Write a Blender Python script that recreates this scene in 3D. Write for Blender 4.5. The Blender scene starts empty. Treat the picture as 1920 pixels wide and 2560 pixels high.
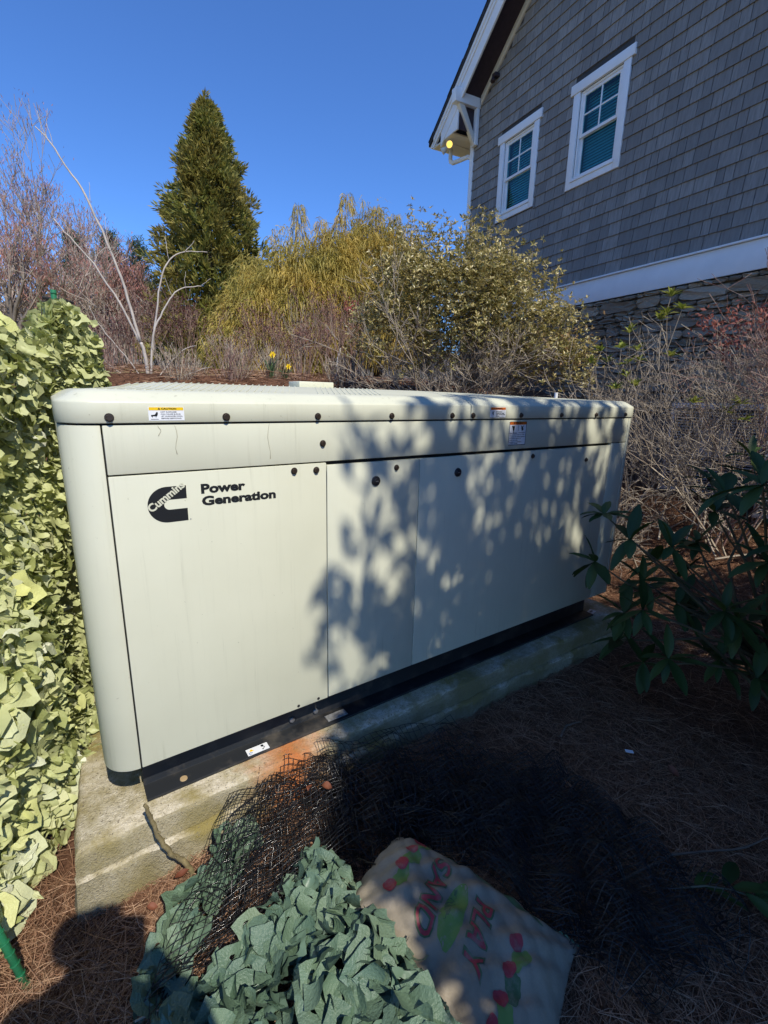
import bpy, bmesh, math, random
import numpy as np
from mathutils import Vector, Matrix

# ------------------------------------------------------------------ camera, sky, sun, exposure
sc = bpy.context.scene
COL = sc.collection
rad = math.radians
CAM = Vector((-.113, -1.563, 1.62))
YAW, PITCH, ROLL = rad(35.0), rad(13.845), rad(1.326)
fwd = Vector((math.sin(YAW)*math.cos(PITCH), math.cos(YAW)*math.cos(PITCH), -math.sin(PITCH)))
rt0 = Vector((math.cos(YAW), -math.sin(YAW), 0)); up0 = rt0.cross(fwd)
RT = math.cos(ROLL)*rt0 + math.sin(ROLL)*up0; UP = -math.sin(ROLL)*rt0 + math.cos(ROLL)*up0
cd = bpy.data.cameras.new('camera'); cam = bpy.data.objects.new('camera', cd); COL.objects.link(cam)
cam.matrix_world = Matrix(((RT.x, UP.x, -fwd.x, CAM.x), (RT.y, UP.y, -fwd.y, CAM.y), (RT.z, UP.z, -fwd.z, CAM.z), (0, 0, 0, 1)))
cd.sensor_fit = 'HORIZONTAL'; cd.sensor_width = 36; cd.lens = 1177.35/1920*36
cd.clip_start = .02; cd.clip_end = 600
sc.camera = cam

SUN_EL, SUN_AZ = rad(50), rad(1.5)          # sunlight travels towards +Y, 1.5 deg to +X
wd = bpy.data.worlds.new('World'); sc.world = wd; wd.use_nodes = True
nt = wd.node_tree; nt.nodes.clear()
sky = nt.nodes.new('ShaderNodeTexSky'); sky.sky_type = 'NISHITA'; sky.sun_disc = False
sky.sun_elevation = SUN_EL; sky.sun_rotation = rad(180) + SUN_AZ
sky.altitude = 300; sky.air_density = 1.0; sky.dust_density = .0; sky.ozone_density = 8.5
bg = nt.nodes.new('ShaderNodeBackground'); bg.inputs[1].default_value = .15
tint = nt.nodes.new('ShaderNodeMix'); tint.data_type = 'RGBA'; tint.blend_type = 'MULTIPLY'; tint.inputs[0].default_value = 1; tint.inputs[7].default_value = (.68, .905, 1.19, 1)   # deep clear-winter blue
wo = nt.nodes.new('ShaderNodeOutputWorld')
nt.links.new(sky.outputs[0], tint.inputs[6]); nt.links.new(tint.outputs[2], bg.inputs[0]); nt.links.new(bg.outputs[0], wo.inputs[0])
sd = bpy.data.lights.new('sun', 'SUN'); sd.energy = 4.4; sd.angle = rad(.55); sd.color = (1, .945, .83)
sun = bpy.data.objects.new('sun', sd); COL.objects.link(sun)
sdir = Vector((math.sin(SUN_AZ)*math.cos(SUN_EL), math.cos(SUN_AZ)*math.cos(SUN_EL), -math.sin(SUN_EL)))
sun.rotation_euler = sdir.to_track_quat('-Z', 'Y').to_euler()
sun.location = (0, -6, 12)
sc.view_settings.view_transform = 'Standard'; sc.view_settings.look = 'None'
sc.view_settings.exposure = 0.2; sc.view_settings.gamma = 1.0; sc.view_settings.use_curve_mapping = False
sc.render.engine = 'CYCLES'
sc.cycles.max_bounces = 8; sc.cycles.transparent_max_bounces = 12

rng = np.random.default_rng(7); random.seed(7)

# ------------------------------------------------------------------ object helpers
def tag(o, label=None, cat=None, group=None, kind=None):
    if label: o['label'] = label
    if cat: o['category'] = cat
    if group: o['group'] = group
    if kind: o['kind'] = kind
    return o
def empty(name, loc=(0, 0, 0), label=None, cat=None, group=None, rz=0):
    o = bpy.data.objects.new(name, None); COL.objects.link(o); o.location = loc; o.rotation_euler = (0, 0, rz)
    o.empty_display_size = .1
    return tag(o, label, cat, group)
def link(name, me, parent=None, mat=None):
    if mat is not None and len(me.materials) == 0: me.materials.append(mat)
    o = bpy.data.objects.new(name, me); COL.objects.link(o)
    if parent is not None: o.parent = parent
    return o
def smooth(me):
    me.polygons.foreach_set('use_smooth', [True]*len(me.polygons)); return me
def np_mesh(name, V, F, mat=None, sm=False):
    """V (n,3); F (m,k) all faces of the same size"""
    V = np.asarray(V, np.float32); F = np.asarray(F, np.int32)
    me = bpy.data.meshes.new(name); m, k = F.shape
    me.vertices.add(len(V)); me.vertices.foreach_set('co', V.ravel())
    me.loops.add(m*k); me.loops.foreach_set('vertex_index', F.ravel())
    me.polygons.add(m); me.polygons.foreach_set('loop_start', np.arange(0, m*k, k, dtype=np.int32))
    me.polygons.foreach_set('loop_total', np.full(m, k, np.int32))
    if sm: me.polygons.foreach_set('use_smooth', np.ones(m, bool))
    me.update(calc_edges=True); me.validate()
    if mat: me.materials.append(mat)
    return me
class MB:
    """collects simple shapes into one mesh"""
    def __init__(s): s.v = []; s.f = []
    def poly(s, pts):
        n = len(s.v); s.v += [tuple(p) for p in pts]; s.f.append(tuple(range(n, n+len(pts))))
    def box(s, a, b, M=None):
        x0, y0, z0 = a; x1, y1, z1 = b; n = len(s.v)
        p = [(x0,y0,z0),(x1,y0,z0),(x1,y1,z0),(x0,y1,z0),(x0,y0,z1),(x1,y0,z1),(x1,y1,z1),(x0,y1,z1)]
        if M is not None: p = [tuple(M @ Vector(q)) for q in p]
        s.v += p
        s.f += [tuple(n+i for i in q) for q in ((0,3,2,1),(4,5,6,7),(0,1,5,4),(1,2,6,5),(2,3,7,6),(3,0,4,7))]
        return s
    def prism(s, poly, axis_vec):
        """poly: 3d points of one cap, extruded by axis_vec"""
        n = len(s.v); k = len(poly); a = Vector(axis_vec)
        s.v += [tuple(p) for p in poly] + [tuple(Vector(p)+a) for p in poly]
        s.f.append(tuple(range(n+k-1, n-1, -1))); s.f.append(tuple(range(n+k, n+2*k)))
        for i in range(k):
            j = (i+1) % k; s.f.append((n+i, n+j, n+k+j, n+k+i))
        return s
    def cyl(s, c, axis, r0, r1=None, h=1, n=12, cap=True):
        r1 = r0 if r1 is None else r1
        ax = Vector(axis).normalized(); t = ax.orthogonal().normalized(); b = ax.cross(t); c = Vector(c); k = len(s.v)
        for r, d in ((r0, 0), (r1, h)):
            for i in range(n):
                a = 2*math.pi*i/n; s.v.append(tuple(c+ax*d+(t*math.cos(a)+b*math.sin(a))*r))
        for i in range(n):
            j = (i+1) % n; s.f.append((k+i, k+j, k+n+j, k+n+i))
        if cap: s.f.append(tuple(range(k+n-1, k-1, -1))); s.f.append(tuple(range(k+n, k+2*n)))
        return s
    def tube(s, pts, radii, n=8, cap=True):
        pts = [Vector(p) for p in pts]; k0 = len(s.v); m = len(pts)
        if not hasattr(radii, '__len__'): radii = [radii]*m
        d0 = (pts[1]-pts[0]).normalized(); t = d0.orthogonal().normalized()
        for i, p in enumerate(pts):
            d = (pts[min(i+1, m-1)]-pts[max(i-1, 0)]).normalized()
            t = (t-d*t.dot(d)).normalized(); b = d.cross(t)
            for j in range(n):
                a = 2*math.pi*j/n; s.v.append(tuple(p+(t*math.cos(a)+b*math.sin(a))*radii[i]))
        for i in range(m-1):
            for j in range(n):
                q = (j+1) % n; s.f.append((k0+i*n+j, k0+i*n+q, k0+(i+1)*n+q, k0+(i+1)*n+j))
        if cap: s.f.append(tuple(range(k0+n-1, k0-1, -1))); s.f.append(tuple(range(k0+(m-1)*n, k0+m*n)))
        return s
    def mesh(s, name, mat=None, bevel=0, seg=2, sm=False, recalc=True):
        me = bpy.data.meshes.new(name); me.from_pydata(s.v, [], s.f); me.update()
        bm = bmesh.new(); bm.from_mesh(me)
        if recalc: bmesh.ops.recalc_face_normals(bm, faces=bm.faces)
        if bevel:
            bmesh.ops.bevel(bm, geom=[e for e in bm.edges if len(e.link_faces) == 2 and e.calc_face_angle(0) > .5], offset=bevel, segments=seg, profile=.5, affect='EDGES', clamp_overlap=True)
        bm.to_mesh(me); bm.free()
        if sm or bevel:
            smooth(me)
            if not sm or bevel:
                me.set_sharp_from_angle(angle=rad(40))
        if mat: me.materials.append(mat)
        return me
    def obj(s, name, mat, parent=None, **k): return link(name, s.mesh(name, mat, **k), parent)

def nrm(a): return a/np.maximum(np.linalg.norm(a, axis=-1, keepdims=True), 1e-9)
def seg_mesh(name, P0, P1, R0, R1, mat=None, n=3):
    """many separate tapered twigs (prisms) at once"""
    P0 = np.asarray(P0, float); P1 = np.asarray(P1, float); R0 = np.asarray(R0, float); R1 = np.asarray(R1, float)
    d = nrm(P1-P0); ref = np.where(np.abs(d[:, 2:3]) < .9, np.array([[0, 0, 1.]]), np.array([[1., 0, 0]]))
    t = nrm(np.cross(d, ref)); b = np.cross(d, t); m = len(P0)
    V = np.zeros((m, 2*n, 3))
    for i in range(n):
        a = 2*math.pi*i/n; o = t*math.cos(a)+b*math.sin(a)
        V[:, i] = P0+o*R0[:, None]; V[:, n+i] = P1+o*R1[:, None]
    F = np.array([(i, (i+1) % n, n+(i+1) % n, n+i) for i in range(n)])
    F = (F[None]+(np.arange(m)*2*n)[:, None, None]).reshape(-1, 4)
    return np_mesh(name, V.reshape(-1, 3), F, mat, True)
def leaf_mesh(name, P, D, N, L, Wd, mat=None, fold=.25, curl=.15):
    """many leaves: a pointed blade folded on its midrib, 6 points, 4 triangles each"""
    P = np.asarray(P, float); D = nrm(np.asarray(D, float)); N = np.asarray(N, float)
    N = nrm(N-D*(N*D).sum(-1, keepdims=True)); S = np.cross(D, N); L = np.asarray(L)[:, None]; Wd = np.asarray(Wd)[:, None]
    m = len(P); V = np.zeros((m, 6, 3))
    V[:, 0] = P; V[:, 1] = P+D*L*.5+N*L*curl*.5; V[:, 2] = P+D*L
    V[:, 3] = P+D*L*.45+S*Wd*.5+N*(Wd*fold+L*curl*.4); V[:, 4] = P+D*L*.45-S*Wd*.5+N*(Wd*fold+L*curl*.4)
    V[:, 5] = P+D*L*.5+N*L*curl*.5
    F = np.array([(0, 1, 3), (1, 2, 3), (0, 4, 1), (1, 4, 2)])
    F = (F[None]+(np.arange(m)*6)[:, None, None]).reshape(-1, 3)
    return np_mesh(name, V.reshape(-1, 3), F, mat)
def strip_mesh(name, PTS, Wd, mat=None, side=None):
    """PTS (m,k,3) ribbons of width Wd"""
    PTS = np.asarray(PTS, float); m, k, _ = PTS.shape
    d = nrm(PTS[:, -1]-PTS[:, 0])
    if side is None:
        side = rng.normal(size=(m, 3))
    side = nrm(side-d*(side*d).sum(-1, keepdims=True))
    w = np.ones(k); w[-1] = .25; w[0] = .7
    o = side[:, None, :]*(np.asarray(Wd)[:, None, None]*.5*w[None, :, None])
    V = np.stack([PTS-o, PTS+o], 2).reshape(m, 2*k, 3)
    F = np.array([(2*i, 2*i+1, 2*i+3, 2*i+2) for i in range(k-1)])
    F = (F[None]+(np.arange(m)*2*k)[:, None, None]).reshape(-1, 4)
    return np_mesh(name, V.reshape(-1, 3), F, mat)
def rsph(n):
    return nrm(rng.normal(size=(n, 3)))

# ------------------------------------------------------------------ materials
def mat_new(name):
    m = bpy.data.materials.new(name); m.use_nodes = True; t = m.node_tree
    return m, t, t.nodes['Principled BSDF'], t.nodes['Material Output']
def nd(t, ty, **k):
    n = t.nodes.new(ty)
    for a, b in k.items(): setattr(n, a, b)
    return n
def ramp(t, fac, stops):
    r = nd(t, 'ShaderNodeValToRGB'); e = r.color_ramp.elements
    while len(e) < len(stops): e.new(.5)
    for i, (p, c) in enumerate(stops): e[i].position = p; e[i].color = (*c, 1) if len(c) == 3 else c
    t.links.new(fac, r.inputs[0]); return r.outputs[0]
def noise(t, scale, det=4, rough=.55, coord='Object', dist=0, vec_scale=None):
    c = nd(t, 'ShaderNodeTexCoord'); n = nd(t, 'ShaderNodeTexNoise'); n.inputs['Scale'].default_value = scale
    n.inputs['Detail'].default_value = det; n.inputs['Roughness'].default_value = rough; n.inputs['Distortion'].default_value = dist
    if vec_scale:
        mp = nd(t, 'ShaderNodeMapping'); mp.inputs['Scale'].default_value = vec_scale
        t.links.new(c.outputs[coord], mp.inputs[0]); t.links.new(mp.outputs[0], n.inputs[0])
    else: t.links.new(c.outputs[coord], n.inputs[0])
    return n.outputs['Fac']
def bump(t, bsdf, fac, strength, dist=.01):
    b = nd(t, 'ShaderNodeBump'); b.inputs['Strength'].default_value = strength; b.inputs['Distance'].default_value = dist
    t.links.new(fac, b.inputs['Height']); t.links.new(b.outputs[0], bsdf.inputs['Normal']); return b
def mixc(t, fac, a, b, mode='MIX'):
    m = nd(t, 'ShaderNodeMix', data_type='RGBA', blend_type=mode)
    for s, v in ((m.inputs[0], fac), (m.inputs[6], a), (m.inputs[7], b)):
        if isinstance(v, (int, float)): s.default_value = v
        elif isinstance(v, tuple): s.default_value = (*v, 1)
        else: t.links.new(v, s)
    return m.outputs[2]
def plain(name, col, rough=.6, metal=0, var=.12, scale=14, bmp=0, bscale=60, spec=.5, coord='Object'):
    m, t, b, o = mat_new(name)
    n = noise(t, scale, 5, coord=coord)
    c0 = tuple(x*(1-var) for x in col); c1 = tuple(min(1, x*(1+var)) for x in col)
    t.links.new(ramp(t, n, [(.3, c0), (.7, c1)]), b.inputs['Base Color'])
    b.inputs['Roughness'].default_value = rough; b.inputs['Metallic'].default_value = metal
    b.inputs['Specular IOR Level'].default_value = spec
    if bmp: bump(t, b, noise(t, bscale, 4, coord=coord), bmp, .004)
    return m
def leafy(name, cols, rough=.55, trans=.25, tcol=None, spec=.4, clump=None, clumpscale=1.5, objrand=False, bmp=None, under=None):
    """foliage: colour differs leaf by leaf, some light shines through"""
    m, t, b, o = mat_new(name)
    if objrand:
        r = nd(t, 'ShaderNodeObjectInfo').outputs['Random']
    else:
        r = nd(t, 'ShaderNodeNewGeometry').outputs['Random Per Island']
    k = len(cols); col = ramp(t, r, [(i/(k-1) if k > 1 else 0, c) for i, c in enumerate(cols)])
    if clump:
        f = ramp(t, noise(t, clumpscale, 3), [(.38, (0, 0, 0)), (.62, (1, 1, 1))])
        col = mixc(t, f, col, mixc(t, .5, col, clump))
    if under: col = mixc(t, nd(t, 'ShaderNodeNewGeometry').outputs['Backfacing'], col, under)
    t.links.new(col, b.inputs['Base Color'])
    b.inputs['Roughness'].default_value = rough; b.inputs['Specular IOR Level'].default_value = spec
    if bmp: bump(t, b, noise(t, bmp[0], 4), bmp[1], .01)
    if trans:
        tr = nd(t, 'ShaderNodeBsdfTranslucent'); mx = nd(t, 'ShaderNodeMixShader'); mx.inputs[0].default_value = trans
        if tcol: t.links.new(mixc(t, .5, col, tcol), tr.inputs[0])
        else: t.links.new(col, tr.inputs[0])
        t.links.new(b.outputs[0], mx.inputs[1]); t.links.new(tr.outputs[0], mx.inputs[2]); t.links.new(mx.outputs[0], o.inputs[0])
    return m

def cabinet_mat():
    m, t, b, o = mat_new('beige_powder_coat')
    n = noise(t, 3, 5); st = noise(t, 5, 5, .65, vec_scale=(9, 9, .35))
    base = ramp(t, n, [(.3, (.60, .60, .465)), (.7, (.645, .645, .505))])
    col = mixc(t, ramp(t, st, [(.55, (0, 0, 0)), (.8, (.35, .35, .35))]), base, (.47, .47, .36))
    dr = noise(t, 1, 6, .7, vec_scale=(46, 46, 1.6)); col = mixc(t, ramp(t, dr, [(.60, (0, 0, 0)), (.74, (.55, .55, .55))]), col, (.40, .40, .29)); sp_ = noise(t, 70, 2, .5); col = mixc(t, ramp(t, sp_, [(.73, (0, 0, 0)), (.77, (.5, .5, .5))]), col, (.30, .29, .2))
    t.links.new(col, b.inputs['Base Color']); b.inputs['Roughness'].default_value = .42; b.inputs['Specular IOR Level'].default_value = .4
    hh = nd(t, 'ShaderNodeMath', operation='MULTIPLY_ADD'); t.links.new(noise(t, 2.2, 2), hh.inputs[0]); hh.inputs[1].default_value = 6; t.links.new(noise(t, 420, 3), hh.inputs[2])
    bump(t, b, hh.outputs[0], .10, .0012); return m
M_CAB = cabinet_mat()
M_SEAL = plain('black_rubber_gap', (.012, .012, .013), .8)
def skid_mat():
    m, t, b, o = mat_new('black_painted_steel'); f = ramp(t, noise(t, 7, 7, .7), [(.5, (0, 0, 0)), (.72, (1, 1, 1))]); t.links.new(mixc(t, f, (.015, .017, .020), (.075, .066, .055)), b.inputs['Base Color']); b.inputs['Roughness'].default_value = .5; bump(t, b, noise(t, 50, 4), .2, .002); return m
M_SKID = skid_mat()
M_BOLT = plain('dark_bronze_bolt', (.10, .075, .06), .35, .8, .2, 30)
M_ZINC = plain('zinc_bolt', (.35, .36, .38), .4, .8, .2, 30)
M_LATCH = plain('black_latch', (.02, .02, .022), .35, 0, .2)
M_PRINT = plain('black_print', (.012, .014, .016), .4)
M_WHITE = plain('white_sticker', (.78, .8, .82), .4, 0, .03)
M_YEL = plain('yellow_sticker', (.85, .55, .01), .4, 0, .03)
M_ORA = plain('orange_sticker', (.72, .16, .015), .45, 0, .05)
M_GREY = plain('grey_print', (.2, .2, .22), .5)

def concrete_mat():
    m, t, b, o = mat_new('stained_concrete')
    n1 = noise(t, 5, 8, .65); n2 = noise(t, 60, 6, .7); n3 = noise(t, 2.2, 4, .6)
    base = ramp(t, n2, [(.3, (.40, .345, .24)), (.55, (.63, .56, .42)), (.75, (.74, .69, .56))])
    alg = mixc(t, ramp(t, n1, [(.40, (0, 0, 0)), (.60, (1, 1, 1))]), base, (.27, .215, .07))
    alg = mixc(t, ramp(t, n3, [(.5, (0, 0, 0)), (.72, (.6, .6, .6))]), alg, (.13, .12, .07))
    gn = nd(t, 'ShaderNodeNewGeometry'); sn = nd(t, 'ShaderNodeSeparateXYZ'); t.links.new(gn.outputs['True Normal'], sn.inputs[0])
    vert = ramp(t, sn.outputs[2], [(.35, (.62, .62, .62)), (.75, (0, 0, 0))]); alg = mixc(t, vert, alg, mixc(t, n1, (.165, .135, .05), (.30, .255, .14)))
    # rust washed down from the rail
    tc = nd(t, 'ShaderNodeTexCoord'); sp = nd(t, 'ShaderNodeSeparateXYZ'); t.links.new(tc.outputs['Object'], sp.inputs[0])
    a = nd(t, 'ShaderNodeMath', operation='SUBTRACT'); t.links.new(sp.outputs[0], a.inputs[0]); a.inputs[1].default_value = .53-1.4
    a2 = nd(t, 'ShaderNodeMath', operation='ABSOLUTE'); t.links.new(a.outputs[0], a2.inputs[0])
    nz = nd(t, 'ShaderNodeMath', operation='MULTIPLY'); t.links.new(noise(t, 14, 5), nz.inputs[0]); nz.inputs[1].default_value = .28
    a3 = nd(t, 'ShaderNodeMath', operation='ADD'); t.links.new(a2.outputs[0], a3.inputs[0]); t.links.new(nz.outputs[0], a3.inputs[1])
    msk = ramp(t, a3.outputs[0], [(.15, (1, 1, 1)), (.34, (0, 0, 0))])
    col = mixc(t, msk, alg, (.50, .17, .05))
    t.links.new(col, b.inputs['Base Color']); b.inputs['Roughness'].default_value = .9
    h = nd(t, 'ShaderNodeMath', operation='ADD'); t.links.new(n2, h.inputs[0]); t.links.new(noise(t, 180, 4), h.inputs[1])
    pit = ramp(t, noise(t, 130, 3, .6), [(.60, (0, 0, 0)), (.68, (1, 1, 1))]); col2 = mixc(t, pit, col, (.17, .14, .09)); t.links.new(col2, b.inputs['Base Color'])
    bump(t, b, h.outputs[0], .9, .008); return m
M_CONC = concrete_mat()

def ground_mat():
    m, t, b, o = mat_new('pine_straw_soil')
    n = noise(t, 9, 8, .7); n2 = noise(t, 60, 6, .75)
    c = ramp(t, n2, [(.3, (.05, .025, .015)), (.5, (.17, .085, .05)), (.7, (.34, .18, .105))])
    c = mixc(t, ramp(t, n, [(.4, (0, 0, 0)), (.65, (1, 1, 1))]), c, (.10, .05, .03))
    # lawn beyond the planting bed
    tc = nd(t, 'ShaderNodeTexCoord'); sp = nd(t, 'ShaderNodeSeparateXYZ'); t.links.new(tc.outputs['Object'], sp.inputs[0])
    nn = nd(t, 'ShaderNodeMath', operation='MULTIPLY_ADD'); t.links.new(noise(t, .6, 4), nn.inputs[0]); nn.inputs[1].default_value = 2.2; lx = nd(t, 'ShaderNodeMath', operation='MULTIPLY_ADD'); t.links.new(sp.outputs[0], lx.inputs[0]); lx.inputs[1].default_value = -.8; t.links.new(sp.outputs[1], lx.inputs[2]); t.links.new(lx.outputs[0], nn.inputs[2])
    gr = ramp(t, noise(t, 30, 6, .7), [(.3, (.24, .20, .08)), (.7, (.50, .43, .20))])
    mk = nd(t, 'ShaderNodeMapRange'); t.links.new(nn.outputs[0], mk.inputs[0]); mk.inputs[1].default_value = 5.0; mk.inputs[2].default_value = 5.3
    col = mixc(t, mk.outputs[0], c, gr)
    t.links.new(col, b.inputs['Base Color']); b.inputs['Roughness'].default_value = .95; b.inputs['Specular IOR Level'].default_value = .1
    bump(t, b, n2, .9, .02); return m
M_GROUND = ground_mat()
M_STRAW = leafy('pine_straw', [(.07, .034, .02), (.19, .095, .053), (.35, .19, .11), (.50, .32, .20), (.13, .062, .033)], .6, .1, spec=.3)
M_BARK = plain('grey_bark', (.17, .14, .115), .85, 0, .35, 8, .5, 40)
M_TWIG = leafy('dry_twig', [(.17, .13, .095), (.34, .28, .21), (.48, .41, .32), (.27, .21, .155)], .75, 0)
M_TWIG_RED = leafy('reddish_twig', [(.14, .075, .06), (.26, .16, .13), (.38, .27, .22), (.19, .085, .07)], .75, 0)
M_TWIG_PALE = plain('pale_smooth_bark', (.46, .41, .36), .65, 0, .2, 12, .2, 60)
M_TWIG_MAPLE = leafy('maple_twig', [(.27, .225, .18), (.40, .34, .28), (.34, .24, .20), (.46, .40, .34)], .8, 0)
M_BUD = leafy('red_bud', [(.36, .15, .12), (.42, .21, .17), (.30, .14, .11)], .7, .2)

# ------------------------------------------------------------------ terrain
def S01(x): x = np.clip(x, 0, 1); return x*x*(3-2*x)
def gz(x, y):
    x = np.asarray(x, float); y = np.asarray(y, float)
    bank = S01((y-1.35)/2.9)
    far = np.clip(y-4.3, 0, 14)*.045
    side = .66*S01((x-3.7)/1.9)*(1-bank)*S01((y+2.5)/2)
    left = S01((-x-.6)/2.5)
    return 1.80*bank*(1-.25*left) + far + side + .10*S01((-1.48-y)/.3) - .065*np.exp(-((x+.14)/.24)**2-((y+.16)/.22)**2)
def terrain():
    xs = np.concatenate([np.linspace(-160, -8, 14), np.linspace(-7, 12, 115), np.linspace(13, 160, 14)])
    ys = np.concatenate([np.linspace(-120, -6, 12), np.linspace(-5, 14, 115), np.linspace(15, 260, 20)])
    X, Y = np.meshgrid(xs, ys, indexing='ij')
    Z = gz(X, Y)+.012*np.sin(X*7.1+Y*3.3)*np.sin(Y*6.3-X*2.2)+.008*np.sin(X*17)*np.cos(Y*19)-.012
    V = np.stack([X, Y, Z], -1).reshape(-1, 3); ny = len(ys)
    i, j = np.meshgrid(np.arange(len(xs)-1), np.arange(ny-1), indexing='ij'); a = (i*ny+j).ravel()
    o = link('ground', np_mesh('ground', V, np.stack([a, a+ny, a+ny+1, a+1], -1), M_GROUND, True))
    tag(o, 'reddish brown mulch ground rising to a dry lawn', 'ground', kind='structure')
terrain()

# ------------------------------------------------------------------ concrete pad
def pad():
    root = empty('concrete_pad', (1.4, .5, 0), 'weathered concrete pad with mossy and rusty stains under the generator', 'pad')
    def slab(name, poly, z0, z1, n=90, amp=.006, out=0):
        # perimeter walls with uneven edge + top grid fan
        P = []
        k = len(poly)
        for a in range(k):
            p, q = np.array(poly[a]), np.array(poly[(a+1) % k]); L = np.linalg.norm(q-p); m = max(2, int(L/.035))
            for i in range(m): P.append(p+(q-p)*i/m)
        P = np.array(P); c = P.mean(0); m = len(P); nr = nrm(np.stack([np.roll(P, -1, 0)[:, 1]-np.roll(P, 1, 0)[:, 1], -(np.roll(P, -1, 0)[:, 0]-np.roll(P, 1, 0)[:, 0])], -1))
        rings = []
        prof = [(0, .012), ((z1-z0)*.5, .008), ((z1-z0)-.02, .004), ((z1-z0)-.006, -.002), (z1-z0, -.012)]
        s = np.cumsum(np.r_[0, np.linalg.norm(np.diff(P, axis=0), axis=1)])
        for h, o in prof:
            w = amp*(np.sin(s*9+h*40)+.6*np.sin(s*23+h*90)+.5*np.sin(s*51+1))*.5 + rng.normal(0, .0012, m)
            Q = P+nr*(o+w)[:, None]
            rings.append(np.c_[Q, np.full(m, z0+h)+(rng.normal(0, .0015, m) if h > .01 else 0)])
        V = np.concatenate(rings+[np.array([[c[0], c[1], z1+.001]])])
        R = len(rings); F = []
        for r in range(R-1):
            for i in range(m):
                j = (i+1) % m; F.append((r*m+i, r*m+j, (r+1)*m+j, (r+1)*m+i))
        for i in range(m): F.append(((R-1)*m+i, (R-1)*m+(i+1) % m, R*m))
        me = bpy.data.meshes.new(name); V = V-np.array([1.4, .5, 0]); me.from_pydata([tuple(v) for v in V], [], F); me.update(); smooth(me)
        bm = bmesh.new(); bm.from_mesh(me); bmesh.ops.recalc_face_normals(bm, faces=bm.faces); bm.to_mesh(me); bm.free()
        me.set_sharp_from_angle(angle=rad(50))
        return link(name, me, root, M_CONC)
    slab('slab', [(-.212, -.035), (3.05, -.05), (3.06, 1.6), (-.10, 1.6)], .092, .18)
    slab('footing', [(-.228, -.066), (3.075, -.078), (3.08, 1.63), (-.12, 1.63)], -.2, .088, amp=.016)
pad()

# ------------------------------------------------------------------ generator
def conv_text(body, size, mat, name, bold=.0, ext=.0004, align='LEFT', spacing=1.0, shear=0.0):
    cu = bpy.data.curves.new(name, 'FONT'); cu.body = body; cu.size = size; cu.offset = bold; cu.extrude = ext
    cu.align_x = align; cu.space_character = spacing; cu.shear = shear; cu.resolution_u = 3
    ob = bpy.data.objects.new(name, cu); COL.objects.link(ob)
    dg = bpy.context.evaluated_depsgraph_get(); me = bpy.data.meshes.new_from_object(ob.evaluated_get(dg))
    bpy.data.objects.remove(ob); me.materials.clear(); me.materials.append(mat); me.name = name
    return me
def text_bounds(me):
    v = np.array([p.co[:] for p in me.vertices]); return v.min(0), v.max(0)
def text_fit(body, mat, name, x0, z0, x1, z1, y, parent, bold=0, keep=False, rot=0, shear=0):
    """flat lettering on a vertical face that looks towards -Y, stretched into the given rectangle"""
    me = conv_text(body, 1, mat, name, bold, .002, shear=shear); a, b = text_bounds(me)
    sx = (x1-x0)/(b[0]-a[0]); sz = (z1-z0)/(b[1]-a[1])
    for v in me.vertices:
        c = v.co.copy(); v.co = ((c.x-a[0])*sx, -c.z*.2, (c.y-a[1])*sz)
    o = link(name, me, parent); o.location = (x0, y, z0); o.rotation_euler = (0, -rot, 0)
    return o
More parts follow.
